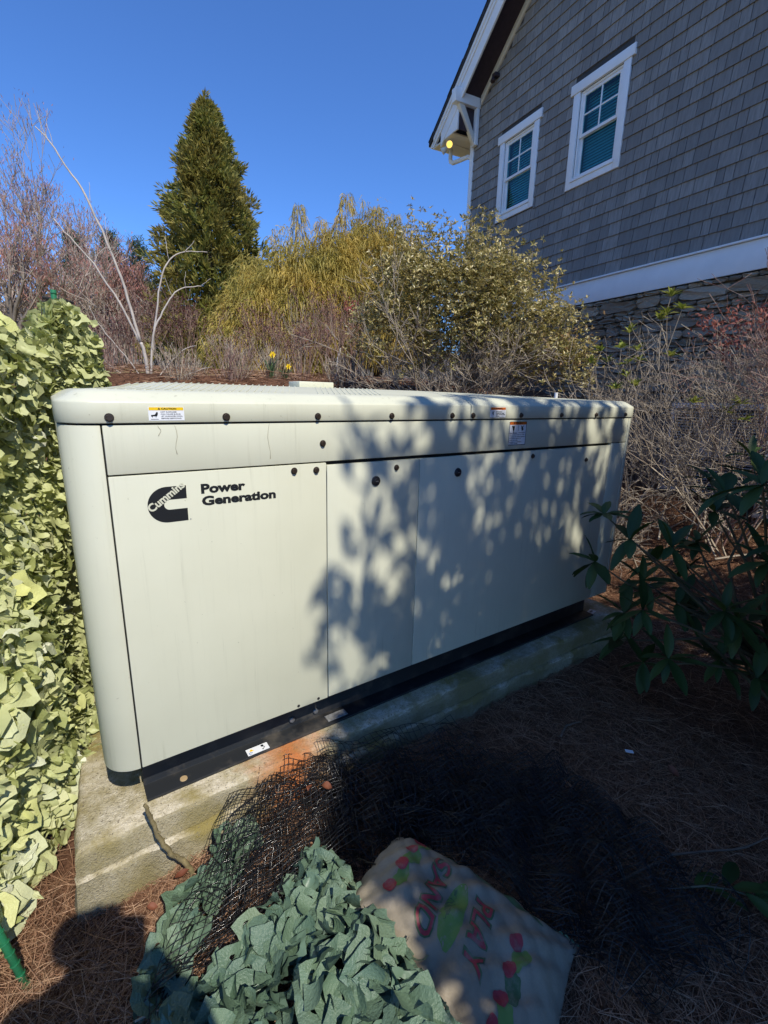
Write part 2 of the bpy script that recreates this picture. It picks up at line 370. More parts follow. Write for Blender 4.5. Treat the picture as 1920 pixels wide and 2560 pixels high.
def generator():
    G = empty('generator', (0, 0, .18), 'long beige standby generator cabinet standing on the concrete pad', 'generator')
    def P(o): o.location.z -= .18; return o       # children are given in world heights
    L, D, R = 2.80, 1.0, .10
    ZB, ZP, ZR = .37, 1.375, 1.524
    T = .02
    # dark inner body so that the seams read as gaps
    P(MB().box((-.06, .022, ZB+.02), (2.86, .98, 1.53)).obj('inner_frame', M_SEAL, G))
    def panel(name, x0, x1, z0, z1, y=0, bev=.0025, parent=G, dx=.0016):
        return P(MB().box((x0+dx, y, z0), (x1-dx, y+T, z1)).obj(name, M_CAB, parent, bevel=bev))
    panel('upper_panel', 0, 2.80, ZP+.0025, ZR-.003)
    panel('access_panel', 0, .7142, ZB, ZP-.0025)
    d1 = panel('door', .7142, 1.1635, ZB+.003, ZP-.012, y=-.001)
    d2 = panel('door', 1.1635, 2.639, ZB+.003, ZP-.012, y=-.001)
    panel('end_strip', 2.639, 2.80, ZB, ZP-.0025)
    # rounded corner posts (front) and the end / rear skins
    def post(cx, sgn):
        n = 10; pr = []
        for i in range(n+1):
            a = i/n*math.pi/2; pr.append((cx+sgn*(math.sin(a)*R), R-math.cos(a)*R))
        ins = [(cx+sgn*(math.sin(a)*(R-T)), R-math.cos(a)*(R-T)) for a in [i/n*math.pi/2 for i in range(n, -1, -1)]]
        poly = [(x, y, ZB) for x, y in pr+ins]
        P(MB().prism(poly, (0, 0, ZR-.003-ZB)).obj('corner_post', M_CAB, G, bevel=.002))
    post(-.003, -1); post(2.803, 1)
    P(MB().box((-.103, R+.003, ZB), (-.083, D, ZR-.003)).obj('side_panel', M_CAB, G, bevel=.003))
    P(MB().box((2.883, R+.003, ZB), (2.903, D, ZR-.003)).obj('side_panel', M_CAB, G, bevel=.003))
    P(MB().box((-.08, D-.02, ZB), (2.88, D, ZR-.003)).obj('rear_panel', M_CAB, G, bevel=.003))
    # roof cap : rounded plan outline lofted through a profile, in two lengths
    def roof(x0, x1, lend, rend, topf):
        prof = [(1.527, .005), (1.530, .007), (1.583, .006), (1.588, .004), (1.592, -.002), (1.611, -.034), (1.6165, -.044), (1.621, -.062)]
        m = 8
        def ring(off, zb):
            pts = []
            def arc(cx, cy, a0, a1, r):
                for i in range(m+1):
                    a = a0+(a1-a0)*i/m; pts.append((cx+math.cos(a)*r, cy+math.sin(a)*r))
            rr = max(.012, R+off)
            if lend: arc(0, R, math.pi, 1.5*math.pi, rr)
            else: pts.append((x0, -off))
            nx = 30
            xa, xb = (0 if lend else x0), (2.80 if rend else x1)
            for i in range(1, nx): pts.append((xa+(xb-xa)*i/nx, -off if off > -R else R-rr))
            if rend: arc(2.80, R, 1.5*math.pi, 2*math.pi, rr)
            else: pts.append((x1, -off if off > -R else R-rr))
            if rend: arc(2.80, D-R, 0, .5*math.pi, rr)
            else: pts.append((x1, D+off))
            if lend: arc(0, D-R, .5*math.pi, math.pi, rr)
            else: pts.append((x0, D+off))
            return [(x, y, zb) for x, y in pts]
        rings = [ring(o, z) for z, o in prof]
        k = len(rings[0]); V = []; F = []
        for r in rings: V += r
        for r in range(len(rings)-1):
            for i in range(k):
                j = (i+1) % k; F.append((r*k+i, r*k+j, (r+1)*k+j, (r+1)*k+i))
        # crowned top
        base = (len(rings)-1)*k
        ctr = np.array(rings[-1]).mean(0)
        prev = base; 
        for f in (.12, .3, .6):
            st = len(V)
            for (x, y, z) in rings[-1]:
                qx = x+(min(max(x, x0+.32 if lend else x0), x1-.32 if rend else x1)-x)*min(1, f*1.6); qy = y+(.5-y)*f
                V.append((qx, qy, topf(qx, qy)))
            for i in range(k):
                j = (i+1) % k; F.append((prev+i, prev+j, st+j, st+i))
            prev = st
        F.append(tuple(range(prev, prev+k)))
        mb = MB(); mb.v = V; mb.f = F
        me = mb.mesh('roof_cap', M_CAB, sm=True); me.set_sharp_from_angle(angle=rad(55))
        return P(link('roof_cap', me, G))
    def topf(x, y):
        e = min(y, 1-y)
        return 1.621 + .034*float(S01((e-.05)/.38))*float(S01((x+.10)/.36))*(1-.70*float(S01((x-1.2)/1.6)))
    r1 = roof(-.1, 1.4395, True, False, topf); r2 = roof(1.4445, 2.9, False, True, topf)
    # louvre bars across the front slope of the hood
    for (xa, xb, st) in ((-.0, .64, .026), (.72, 1.02, .024)):
        mb = MB(); x = xa
        while x < xb:
            p = [(x+.05*i*.5, .075+.055*i) for i in range(6)]
            for a, b in zip(p[:-1], p[1:]):
                z0 = topf(a[0], a[1])+.0; z1 = topf(b[0], b[1])+.0
                mb.prism([(a[0], a[1], z0-.01), (a[0]+.004, a[1], z0-.01), (a[0]+.004, a[1], z0+.0018), (a[0], a[1], z0+.0018)], (b[0]-a[0], b[1]-a[1], z1-z0))
            x += st
        o = mb.obj('louver', M_CAB, r1); 
    P(MB().box((.84, .50, topf(.9, .5)-.01), (1.02, .62, topf(.9, .5)+.022)).obj('vent_block', M_CAB, G, bevel=.004))
    # bolts
    bm_ = MB().cyl((0, 0, 0), (0, -1, 0), .0125, h=.002, n=16).cyl((0, -.002, 0), (0, -1, 0), .0095, .009, h=.007, n=6).mesh('bolt', M_BOLT, bevel=.0006, seg=1)
    for x in (.021, .349, .676, 1.003, 1.328, 1.455, 1.784, 2.107, 2.428, 2.736):
        o = link('bolt', bm_, G); o.location = (x, -.0075, 1.543-.18); o.rotation_euler = (0, random.uniform(0, 1), 0)
    for x, z in ((.698, 1.445), (.582, 1.351), (.67, 1.348), (1.038, 1.333), (1.911, 1.335), (2.393, 1.289)):
        o = link('bolt', bm_, G); o.location = (x, -.0015, z-.18); o.rotation_euler = (0, random.uniform(0, 1), 0)
    hole = MB().cyl((0, 0, 0), (0, -1, 0), .006, h=.0015, n=12).mesh('screw_hole', M_SEAL)
    for x in (.578, .668):
        o = link('screw_hole', hole, G); o.location = (x, -.0002, .383-.18)
    lt = MB().cyl((0, 0, 0), (0, -1, 0), .021, .019, h=.006, n=24).cyl((0, -.006, 0), (0, -1, 0), .013, .012, h=.004, n=20).mesh('latch', M_LATCH, bevel=.001, seg=1)
    ky = MB().box((-.006, -.0115, -.0015), (.006, -.0102, .0015)).mesh('keyhole', M_ZINC)
    for x, z, d in ((.936, 1.285, d1), (1.387, 1.288, d2)):
        o = link('latch', lt, d); o.location = (x, -.0012, z); k2 = link('keyhole', ky, d); k2.location = (x, -.0012, z)
    # skid : channel with bottom flange
    sk = MB()
    sk.prism([(0, .05, .1805), (0, .14, .1805), (0, .14, .365), (0, .128, .365), (0, .128, .192), (0, .05, .192)], (2.79, 0, 0))
    sk.box((.012, .142, .182), (2.78, .9, .36))
    s = P(sk.obj('base_skid', M_SKID, G, bevel=.002)); s.location.x = .008
    for x, z in ((.60, .228), (.715, .226)):
        o = link('bolt', MB().cyl((0, 0, 0), (0, -1, 0), .014, .012, h=.01, n=12).mesh('skid_bolt', M_ZINC, bevel=.002), G); o.location = (x, .128, z-.18)
    o = link('bolt', MB().cyl((0, 0, 0), (0, 0, 1), .014, .013, h=.003, n=14).mesh('flange_plug', plain('rusty_tan_plug', (.42, .30, .16), .7)), G); o.location = (.138, .08, .192-.18)
    plate = MB().box((-.05, -.02, 0), (.05, .02, .003)).obj('mount_plate', plain('pale_worn_metal', (.30, .30, .29), .6, 0, .4, 40), G); plate.location = (.80, .085, .192-.18)
    # --- brand mark
    o = MB()
    xr, zt, zb = .212, 1.331, 1.217; r = (zt-zb)/2; cx = .097+r; cz = (zt+zb)/2
    out = [(xr, zt)]+[(cx+r*math.cos(a), cz+r*math.sin(a)) for a in np.linspace(math.pi/2, 1.5*math.pi, 28)]+[(xr, zb)]
    ri = .016; cxi = .144+ri; czi = 1.2735
    inn = [(xr, 1.2575)]+[(cxi+ri*math.cos(a), czi+ri*math.sin(a)) for a in np.linspace(1.5*math.pi, math.pi/2, 16)]+[(xr, 1.2895)]
    o.prism([(x, -.0006, z) for x, z in out+inn], (0, .0005, 0))
    lg = P(o.obj('logo', M_PRINT, G))
    tx = text_fit('Cummins', M_CAB, 'lettering', 0, 0, .128, .026, -.0010, lg, bold=.032, rot=rad(36)); tx.location = (.1075, -.0010, 1.2525)
    for nm, x0, z0, x1, z1 in (('Power', .257, 1.2985, .402, 1.331), ('Generation', .2575, 1.2585, .510, 1.2905)):
        P(text_fit(nm, M_PRINT, 'lettering', x0, z0, x1, z1, -.0006, G, bold=.045))
    P(MB().cyl((.219, -.0003, 1.2195), (0, -1, 0), .0022, h=.0004, n=10).obj('print_dot', M_GREY, G))
    # --- warning stickers
    def sticker(x0, x1, z0, z1, y, head, title, lines, pict, border=False, pic2=None):
        st = P(MB().box((x0, y-.0006, z0), (x1, y, z1)).obj('sticker', M_WHITE, G)); w = x1-x0; h = z1-z0
        hh = h*(.24 if not border else .13)
        if border:
            bd = MB(); e = w*.02
            for a, b in (((x0, z0), (x1, z0+e)), ((x0, z1-e), (x1, z1)), ((x0, z0+e), (x0+e, z1-e)), ((x1-e, z0+e), (x1, z1-e))):
                bd.box((a[0], y-.0011, a[1]), (b[0], y-.0007, b[1]))
            bd.obj('border', M_PRINT, st)
        MB().box((x0+w*.02, y-.0010, z1-hh), (x1-w*.02, y-.0007, z1-h*.015)).obj('header', head, st)
        zt = z1-hh+hh*.22
        a = (x0+w*.36) if title == 'CAUTION' else (x0+w*.33)
        text_fit(title, M_PRINT, 'lettering', a, zt, a+w*.42, zt+hh*.56, y-.0011, st, bold=.03)
        MB().prism([(a-w*.10, y-.0013, zt), (a-w*.025, y-.0013, zt), (a-w*.0625, y-.0013, zt+hh*.6)], (0, .0002, 0)).obj('alert_triangle', M_PRINT, st)
        for (bx0, bz0, bx1, bz1, s) in lines:
            text_fit(s, M_GREY if title == 'CAUTION' else M_PRINT, 'lettering', x0+w*bx0, z0+h*bz0, x0+w*bx1, z0+h*bz1, y-.0009, st, bold=.02)
        for pts in pict:
            MB().prism([(x0+w*px, y-.0011, z0+h*pz) for px, pz in pts], (0, .0003, 0)).obj('pictogram', M_PRINT, st)
    hand = [[(.07, .42), (.17, .44), (.22, .62), (.245, .66), (.26, .52), (.235, .34), (.21, .30), (.20, .18), (.19, .32), (.12, .33), (.10, .20), (.095, .32), (.07, .28)], [(.06, .09), (.27, .09), (.27, .12), (.06, .12)]]
    sticker(.1225, .2222, 1.5335, 1.573, -.0073, M_YEL, 'CAUTION', [(.33, .60, .78, .69, 'HOT SURFACES'), (.335, .44, .90, .53, 'CAN CAUSE BURNS.'), (.34, .28, .95, .37, 'LET SURFACES COOL'), (.345, .12, .92, .21, 'BEFORE SERVICING.')], hand)
    fan = [[(.06, .38), (.13, .46), (.15, .36), (.20, .20), (.22, .34), (.19, .44), (.28, .66), (.19, .56), (.14, .62), (.16, .52)]]
    sticker(1.566, 1.671, 1.5335, 1.580, -.0073, M_ORA, 'WARNING', [(.35, .52, .76, .62, 'Hot surfaces'), (.35, .38, .90, .48, 'Contact can cause'), (.35, .24, .95, .34, 'severe burns. Keep'), (.35, .10, .62, .20, 'clear.')], fan)
    h1 = [[(.14, .80), (.20, .72), (.22, .62), (.28, .60), (.30, .72), (.31, .80), (.26, .84), (.24, .78), (.20, .84)], [(.22, .585), (.29, .585), (.28, .545), (.23, .545)], [(.515, .60), (.53, .60), (.53, .84), (.515, .84)], [(.68, .84), (.75, .78), (.84, .84), (.79, .74), (.83, .66), (.74, .60), (.70, .70)]]
    sticker(1.714, 1.841, 1.397, 1.512, -.0006, M_ORA, 'WARNING', [(.05, .50, .48, .54, 'Hot surface'), (.56, .50, .92, .54, 'Moving parts')]+[(.05, z, e, z+.035, s) for z, e, s in ((.42, .92, 'Do not operate with doors open.'), (.345, .93, 'Contact can cause serious'), (.27, .72, 'personal injury or'), (.195, .55, 'death. Stop engine'), (.12, .76, 'and allow to cool before'), (.05, .55, 'service work.'))], h1, border=True)
    # lifting sticker on the flange, label on the pad
    st = MB().box((-.045, -.019, 0), (.045, .019, .0012)).obj('sticker', M_WHITE, G); st.location = (.425, .075, .1925-.18)
    MB().prism([(-.034, 0, .0015), (-.016, 0, .0015), (-.025, .013, .0015)], (0, 0, .0004)).obj('alert_triangle', M_YEL, st)
    MB().tube([(-.03+.008*math.cos(a), -.010+.005*math.sin(a), .002) for a in np.linspace(.5, 5, 8)], .0012, 5).obj('pictogram', plain('blue_print', (.05, .12, .3), .5), st)
    MB().cyl((.022, .009, .0013), (0, 0, 1), .006, h=.0005, n=12).obj('pictogram', M_PRINT, st)
    MB().tube([(.022, .003, .002), (.030, -.002, .002), (.024, -.008, .002), (.016, -.011, .002), (.022, -.014, .002)], .0013, 5).obj('pictogram', M_PRINT, st)
    # drips under the roof edge
    dm = plain('brown_drip_stain', (.30, .28, .2), .6)
    for x, z0, z1 in ((.195, 1.430, 1.518), (.150, 1.488, 1.518), (.492, 1.40, 1.52)):
        P(MB().tube([(x+.004*math.sin(i*1.3+x*30), -.0002, z1+(z0-z1)*i/5) for i in range(6)], [.0006, .0008, .001, .0008, .0007, .0016], 5).obj('drip_stain', dm, G))
    # maker strip on the shaded right part of the skid
    MB().box((2.15, .1268, .345-.18), (2.55, .1276, .356-.18)).obj('skid_label', M_GREY, G)
    return G
generator()
o = MB().box((-.035, -.022, 0), (.035, .022, .0015)).obj('label_card', M_WHITE); o.location = (2.842, .093, .1815); o.rotation_euler = (0, 0, rad(12))
tag(o, 'small white warning card lying on the right end of the pad', 'card')
MB().box((-.02, -.006, .0016), (.022, .008, .002)).obj('pictogram', M_GREY, o)

# ------------------------------------------------------------------ house
def shingle_mat():
    m, t, b, o = mat_new('grey_stained_shingle')
    r = nd(t, 'ShaderNodeObjectInfo').outputs['Random']; r2 = nd(t, 'ShaderNodeNewGeometry').outputs['Random Per Island']
    ad = nd(t, 'ShaderNodeMath', operation='ADD'); t.links.new(r, ad.inputs[0]); t.links.new(r2, ad.inputs[1])
    fr = nd(t, 'ShaderNodeMath', operation='FRACT'); t.links.new(ad.outputs[0], fr.inputs[0])
    c = ramp(t, fr.outputs[0], [(0, (.195, .186, .172)), (.5, (.25, .238, .218)), (1, (.31, .294, .268))])
    g = noise(t, 6, 6, .7, vec_scale=(14, 14, 1.2), coord='Generated')
    gw = nd(t, 'ShaderNodeTexNoise'); ge = nd(t, 'ShaderNodeNewGeometry'); mp = nd(t, 'ShaderNodeMapping'); mp.inputs['Scale'].default_value = (40, 40, 4)
    t.links.new(ge.outputs['Position'], mp.inputs[0]); t.links.new(mp.outputs[0], gw.inputs[0]); gw.inputs['Scale'].default_value = 1; gw.inputs['Detail'].default_value = 5
    col = mixc(t, ramp(t, gw.outputs['Fac'], [(.35, (0, 0, 0)), (.7, (.7, .7, .7))]), c, (.165, .150, .135))
    t.links.new(col, b.inputs['Base Color']); b.inputs['Roughness'].default_value = .85
    bump(t, b, gw.outputs['Fac'], .5, .004); return m
M_SHIN = shingle_mat()
M_TRIM = plain('white_trim_paint', (.84, .84, .82), .5, 0, .04, 5, .05, 90)
M_CREAM = plain('cream_paint', (.74, .69, .58), .55, 0, .05, 5)
M_SOFFIT = plain('dark_brown_soffit', (.035, .020, .024), .7, 0, .2)
M_ROOF = plain('dark_asphalt_roof', (.035, .035, .037), .95, 0, .4, 40, .6, 120)
def stone_mat():
    m, t, b, o = mat_new('fieldstone')
    r = nd(t, 'ShaderNodeObjectInfo').outputs['Random']
    c = ramp(t, r, [(0, (.24, .18, .115)), (.3, (.40, .30, .19)), (.6, (.60, .46, .30)), (.8, (.44, .35, .25)), (1, (.30, .225, .15))])
    n = noise(t, 9, 7, .7, dist=.6)
    c = mixc(t, ramp(t, n, [(.35, (0, 0, 0)), (.7, (.6, .6, .6))]), c, (.16, .13, .10))
    t.links.new(c, b.inputs['Base Color']); b.inputs['Roughness'].default_value = .9; bump(t, b, n, .8, .02); return m
M_STONE = stone_mat()
M_MORTAR = plain('grey_mortar', (.13, .12, .105), .95, 0, .25, 20, .5, 60)
def glass_mat():
    m, t, b, o = mat_new('tinted_window_glass')
    tr = nd(t, 'ShaderNodeBsdfTransparent'); tr.inputs[0].default_value = (.50, .80, .82, 1)
    gl = nd(t, 'ShaderNodeBsdfGlossy'); gl.inputs['Roughness'].default_value = .03; gl.inputs[0].default_value = (.8, .9, .9, 1)
    lw = nd(t, 'ShaderNodeLayerWeight'); pw = nd(t, 'ShaderNodeMath', operation='POWER'); t.links.new(lw.outputs['Facing'], pw.inputs[0]); pw.inputs[1].default_value = 3.5; ma = nd(t, 'ShaderNodeMath', operation='MULTIPLY_ADD'); t.links.new(pw.outputs[0], ma.inputs[0]); ma.inputs[1].default_value = .45; ma.inputs[2].default_value = .03
    mx = nd(t, 'ShaderNodeMixShader'); t.links.new(ma.outputs[0], mx.inputs[0]); t.links.new(tr.outputs[0], mx.inputs[1]); t.links.new(gl.outputs[0], mx.inputs[2])
    t.links.new(mx.outputs[0], o.inputs[0]); return m
M_GLASS = glass_mat()
M_BLIND = plain('pale_teal_blind', (.50, .62, .62), .6, 0, .05)
M_ROOM = plain('dim_room', (.35, .36, .36), .9)

def house():
    H = empty('house', (7.506, 6.371, 0), 'grey shingled house with white trim, two upper windows and a stone base', 'house')
    X = Vector((-.148, -.989, 0)).normalized(); Yv = Vector((0, 0, 1)).cross(X)
    H.rotation_euler = (0, 0, math.atan2(X.y, X.x))
    # local: x = s along the wall towards the camera side, y = into the house, z up
    SL = .775; RZ0 = 7.19; RID = 7.0; S1 = 14.2
    def rl(s): return RZ0+SL*s if s < RID else RZ0+SL*(2*RID-s)
    wins = [(.772, 1.782, 4.89, 6.2), (2.512, 3.505, 4.87, 6.18)]
    op = [(a+.115, b-.115, c+.115, d) for a, b, c, d in wins]
    w = MB(); T = .12; z0 = 3.1
    def wallbox(a, b, c, d): w.box((a, 0, c), (b, T, d))
    zlo, zhi = 4.985, 6.2
    wallbox(-.2, S1, z0, zlo); wallbox(-.2, op[0][0], zlo, zhi); wallbox(op[0][1], op[1][0], zlo, zhi); wallbox(op[1][1], S1, zlo, zhi)
    w.prism([(-.2, 0, zhi), (S1, 0, zhi), (S1, 0, rl(S1)), (RID, 0, rl(RID)), (-.2, 0, rl(-.2))], (0, T, 0))
    w.box((-.2, T, z0), (-.08, 10, 6.9)); w.box((-.2, 9.9, z0), (S1, 10, 6.9)); w.box((S1-.1, T, z0), (S1, 9.9, 6.9))
    w.obj('wall', plain('house_paper', (.05, .05, .05), .9), H)
    MB().box((.2, 1.1, 4.3), (4.6, 1.2, 6.7)).obj('room_back', M_ROOM, H)
    # shingle courses
    exp = .1745; zs0 = 3.455; far = MB(); cand = []
    r = random.Random(3); row = 0; z = zs0
    while z < 11.2:
        s = -.085-r.uniform(0, .12)
        smax = 6.6
        while s < smax:
            wd_ = r.choice((.11, .14, .17, .20, .23, .26))+r.uniform(-.015, .015); a, b = max(s, -.083), s+wd_; s += wd_
            if b-a < .03: continue
            top = z+exp+.02
            lim = rl(a)-.03
            if z > lim-.02: continue
            tt = min(top, lim+.0)
            def cut(a, b, z, tt):
                out = [(a, b, z, tt)]
                for (wa, wb, wc, wdz) in wins:
                    hw = (wa-.06, wb+.06)
                    nxt = []
                    for (p, q, c, d) in out:
                        if q <= wa+.0 or p >= wb or d <= wc or c >= wdz+.16: nxt.append((p, q, c, d)); continue
                        if c > wc-exp*.5 and c < wdz+.1:
                            if p < wa: nxt.append((p, wa, c, d))
                            if q > wb: nxt.append((wb, q, c, d))
                        else: nxt.append((p, q, c, min(d, wc)) if c < wc else (p, q, max(c, wdz+.16), d))
                    out = nxt
                return out
            for (p, q, c, d) in cut(a, b, z, tt):
                if q-p < .02 or d-c < .03: continue
                cand.append((p, q, c, d, r.uniform(-.002, .002), r.uniform(0, .004)))
        z += exp; row += 1
    def viewsize(c):
        s, zz = (c[0]+c[1])/2, (c[2]+c[3])/2
        P = Vector((7.506, 6.371, 0))+X*s+Vector((0, 0, zz)); d = P-CAM
        dep = d.dot(fwd); u = d.dot(RT)/dep; v = d.dot(UP)/dep
        if dep < 0 or abs(u) > .82 or v > 1.09: return 0
        return (c[1]-c[0])*(c[3]-c[2])/dep**2*1e3
    cand.sort(key=viewsize, reverse=True)
    def shv(c, mb):
        p, q, lo, hi, dz, th = c
        yb = -.021-th; g = .0036
        mb.prism([(p+g, yb, lo+dz), (p+g, 0, lo+dz), (p+g, 0, hi), (p+g, -.003, hi)], (q-p-2*g, 0, 0))
    for i, c in enumerate(cand):
        if i < 300:
            mb = MB(); shv(c, mb); mb.obj('shingle', M_SHIN, H)
        else: shv(c, far)
    tag(far.obj('shingle', M_SHIN, H), kind='stuff')
    # corner board, water table
    MB().box((-.205, -.026, 3.46), (-.087, .10, 6.95)).obj('corner_board', M_TRIM, H, bevel=.003)
    MB().box((-.23, -.03, 3.105), (S1+.02, .0-.0005, 3.425)).obj('water_table', M_TRIM, H, bevel=.003)
    MB().prism([(-.25, -.065, 3.428), (-.25, -.002, 3.428), (-.25, -.002, 3.462), (-.25, -.022, 3.462), (-.25, -.065, 3.45)], (S1+.3, 0, 0)).obj('drip_cap', M_TRIM, H, bevel=.003)
    # windows
    for (a, b, c, d) in wins:
        W = empty('window'); W.parent = H; W.location = (a, 0, c)
        wd_, ht = b-a, d-c; cw = .12
        MB().box((-.0, -.032, 0), (cw, -.001, ht)).box((wd_-cw, -.032, 0), (wd_, -.001, ht)).box((cw+.001, -.032, 0), (wd_-cw-.001, -.001, cw)).obj('casing', M_TRIM, W, bevel=.003)
        MB().box((-.055, -.045, ht+.001), (wd_+.055, -.001, ht+.135)).obj('head_casing', M_TRIM, W, bevel=.003)
        MB().box((cw-.02, -.05, cw-.028), (wd_-cw+.02, -.033, cw+.012)).obj('sill', M_TRIM, W, bevel=.003)
        # jambs and sashes
        i0, i1, j0, j1 = cw+.004, wd_-cw-.004, cw+.004, ht-.004
        f = .03
        MB().box((i0, .0, j0), (i0+f, .09, j1)).box((i1-f, .0, j0), (i1, .09, j1)).box((i0+f, .0, j1-f), (i1-f, .09, j1)).box((i0+f, .0, j0), (i1-f, .09, j0+f)).obj('jamb', M_TRIM, W, bevel=.002)
        mid = 5.577-c; sw = .042
        def sash(name, z0, z1, y, bars):
            sm_ = MB(); u0, u1 = i0+f, i1-f
            sm_.box((u0, y, z0), (u0+sw, y+.03, z1)); sm_.box((u1-sw, y, z0), (u1, y+.03, z1)); sm_.box((u0+sw, y, z1-sw), (u1-sw, y+.03, z1)); sm_.box((u0+sw, y, z0), (u1-sw, y+.03, z0+sw))
            g0, g1, h0, h1 = u0+sw, u1-sw, z0+sw, z1-sw
            if bars:
                xm, zm = (g0+g1)/2, (h0+h1)/2
                sm_.box((xm-.011, y+.004, h0), (xm+.011, y+.026, h1)); sm_.box((g0, y+.006, zm-.011), (xm-.011, y+.024, zm+.011)); sm_.box((xm+.011, y+.006, zm-.011), (g1, y+.024, zm+.011))
                cells = [(g0, xm-.011, h0, zm-.011), (xm+.011, g1, h0, zm-.011), (g0, xm-.011, zm+.011, h1), (xm+.011, g1, zm+.011, h1)]
            else: cells = [(g0, g1, h0, h1)]
            sm_.obj(name, M_TRIM, W, bevel=.002)
            for (p, q, e, h) in cells:
                MB().box((p, y+.013, e), (q, y+.017, h)).obj('pane', M_GLASS, W)
        sash('upper_sash', mid-.02, j1-f, .012, True); sash('lower_sash', j0+f, mid+.02, .046, False)
        bl = MB(); zz = j0+f+.02; 
        while zz < j1-f-.02:
            bl.prism([(i0+f+.01, .125, zz), (i0+f+.01, .128, zz), (i0+f+.01, .148, zz+.034), (i0+f+.01, .145, zz+.034)], (i1-i0-2*f-.02, 0, 0)); zz += .042
        bl.obj('blind', M_BLIND, W)
    # roof, rake, soffit
    OV = .45; E = -1.02
    def slabp(s0, s1, zoff0, zoff1, y0, y1, mb): mb.prism([(s0, y0, RZ0+SL*s0+zoff0), (s1, y0, RZ0+SL*s1+zoff0), (s1, y0, RZ0+SL*s1+zoff1), (s0, y0, RZ0+SL*s0+zoff1)], (0, y1-y0, 0))
    rf = MB(); slabp(E, RID, .36, .43, -OV-.07, 10.4, rf)
    R_ = 2*RID
    rf.prism([(R_-E, -OV-.07, RZ0+SL*E+.36), (RID, -OV-.07, RZ0+SL*RID+.36), (RID, -OV-.07, RZ0+SL*RID+.43), (R_-E, -OV-.07, RZ0+SL*E+.43)], (0, 10.85, 0))
    ro = rf.obj('roof', M_ROOF, H)
    s = E; ed = MB(); r = random.Random(9)
    while s < RID:
        ln = r.uniform(.14, .19); slabp(s, s+ln, .432+r.uniform(0, .01), .452+r.uniform(0, .012), -OV-.075-r.uniform(.0, .012), .3, ed); s += ln+.004
    tag(ed.obj('roof_shingle', M_ROOF, ro), kind='stuff')
    mb = MB(); slabp(-.63, RID, -.075, .18, -OV-.022, -OV+.012, mb); mb.obj('rake_board', M_TRIM, H, bevel=.003)
    mb = MB(); slabp(-.85, RID, .183, .27, -OV-.040, -OV+.01, mb); mb.obj('rake_molding', M_TRIM, H, bevel=.004)
    mb = MB(); slabp(-.87, RID, .272, .358, -OV-.056, -OV+.01, mb); mb.obj('rake_crown', M_TRIM, H, bevel=.006)
    mb = MB(); slabp(-.02, RID, .03, .05, -OV+.014, -.001, mb); mb.obj('soffit', M_SOFFIT, H)
    mb = MB(); slabp(.09, RID, -.115, .028, -.045, -.001, mb); mb.obj('frieze_board', M_CREAM, H, bevel=.003)
    # eave return, gutter, eave soffit
    MB().prism([(-.66, -OV-.012, 6.735), (-.05, -OV-.012, 6.70), (-.05, -OV-.012, 7.10), (-.62, -OV-.012, 6.76)], (0, .03, 0)).obj('eave_return', M_TRIM, H, bevel=.002)
    MB().box((-.05, -OV+.02, 6.70), (-.03, -.03, 7.14)).obj('return_side', M_SOFFIT, H)
    MB().box((-.92, -OV-.01, 6.70), (-.21, 10.2, 6.725)).box((-.60, -OV+.02, 6.69), (-.56, 10.2, 6.699)).obj('eave_soffit', M_CREAM, H, bevel=.002)
    MB().prism([(-.93, -OV-.03, 6.72), (-1.00, -OV-.03, 6.73), (-1.10, -OV-.03, 6.80), (-1.10, -OV-.03, 6.90), (-1.06, -OV-.03, 6.95), (-.93, -OV-.03, 6.95)], (0, 10.6, 0)).obj('gutter', M_TRIM, H, bevel=.006)
    MB().box((-.925, -OV-.012, 6.728), (-.80, -OV+.01, 6.97)).obj('fascia_end', M_TRIM, H)
    # bracket
    B = MB().box((-.09, -.60, 7.10), (.06, -.001, 7.33)).obj('bracket', M_TRIM, H, bevel=.004)
    MB().box((-.085, -.10, 6.48), (.055, -.028, 7.098)).obj('bracket_leg', M_TRIM, B, bevel=.004)
    MB().prism([(-.06, -.50, 7.097), (-.06, -.37, 7.097), (-.06, -.102, 6.64), (-.06, -.102, 6.49)], (.09, 0, 0)).obj('bracket_brace', M_CREAM, B, bevel=.004)
    # downspout elbow
    MB().tube([(-.78, -.12, 6.71), (-.78, -.12, 6.55), (-.765, -.115, 6.48), (-.70, -.10, 6.435), (-.50, -.05, 6.425), (-.30, .0, 6.42), (-.25, .06, 6.39), (-.245, .08, 6.3), (-.245, .08, 2.2)], .042, 12).obj('downspout', M_TRIM, H, sm=True)
    # flood light under the eave
    fl = MB().cyl((-.52, -.34, 6.70), (0, 0, -1), .05, h=.02, n=16).tube([(-.52, -.34, 6.68), (-.52, -.36, 6.62)], .012, 8).obj('floodlight', M_CREAM, H)
    le = MB().cyl((0, 0, 0), (0, 0, 1), .035, .068, h=.11, n=20).mesh('lamp_hood', M_CREAM, bevel=.004)
    lm, t, b, o_ = mat_new('lit_bulb_face'); b.inputs['Base Color'].default_value = (.9, .7, .2, 1); b.inputs['Emission Color'].default_value = (1, .62, .10, 1); b.inputs['Emission Strength'].default_value = 1.35
    em = MB().cyl((0, 0, .111), (0, 0, 1), .060, .055, h=.008, n=20).mesh('bulb_face', lm)
    def aim(ob, dr): ob.rotation_euler = Vector(dr).to_track_quat('Z', 'Y').to_euler()
    for loc, dr in (((-.50, -.34, 6.66), (.75, -.45, -.5)), ((-.56, -.36, 6.60), (-.5, -.75, -.6))):
        q = link('lamp_hood', le, fl); q.location = loc; aim(q, dr)
        if dr[0] > 0: q2 = link('bulb_face', em, fl); q2.location = loc; aim(q2, dr)
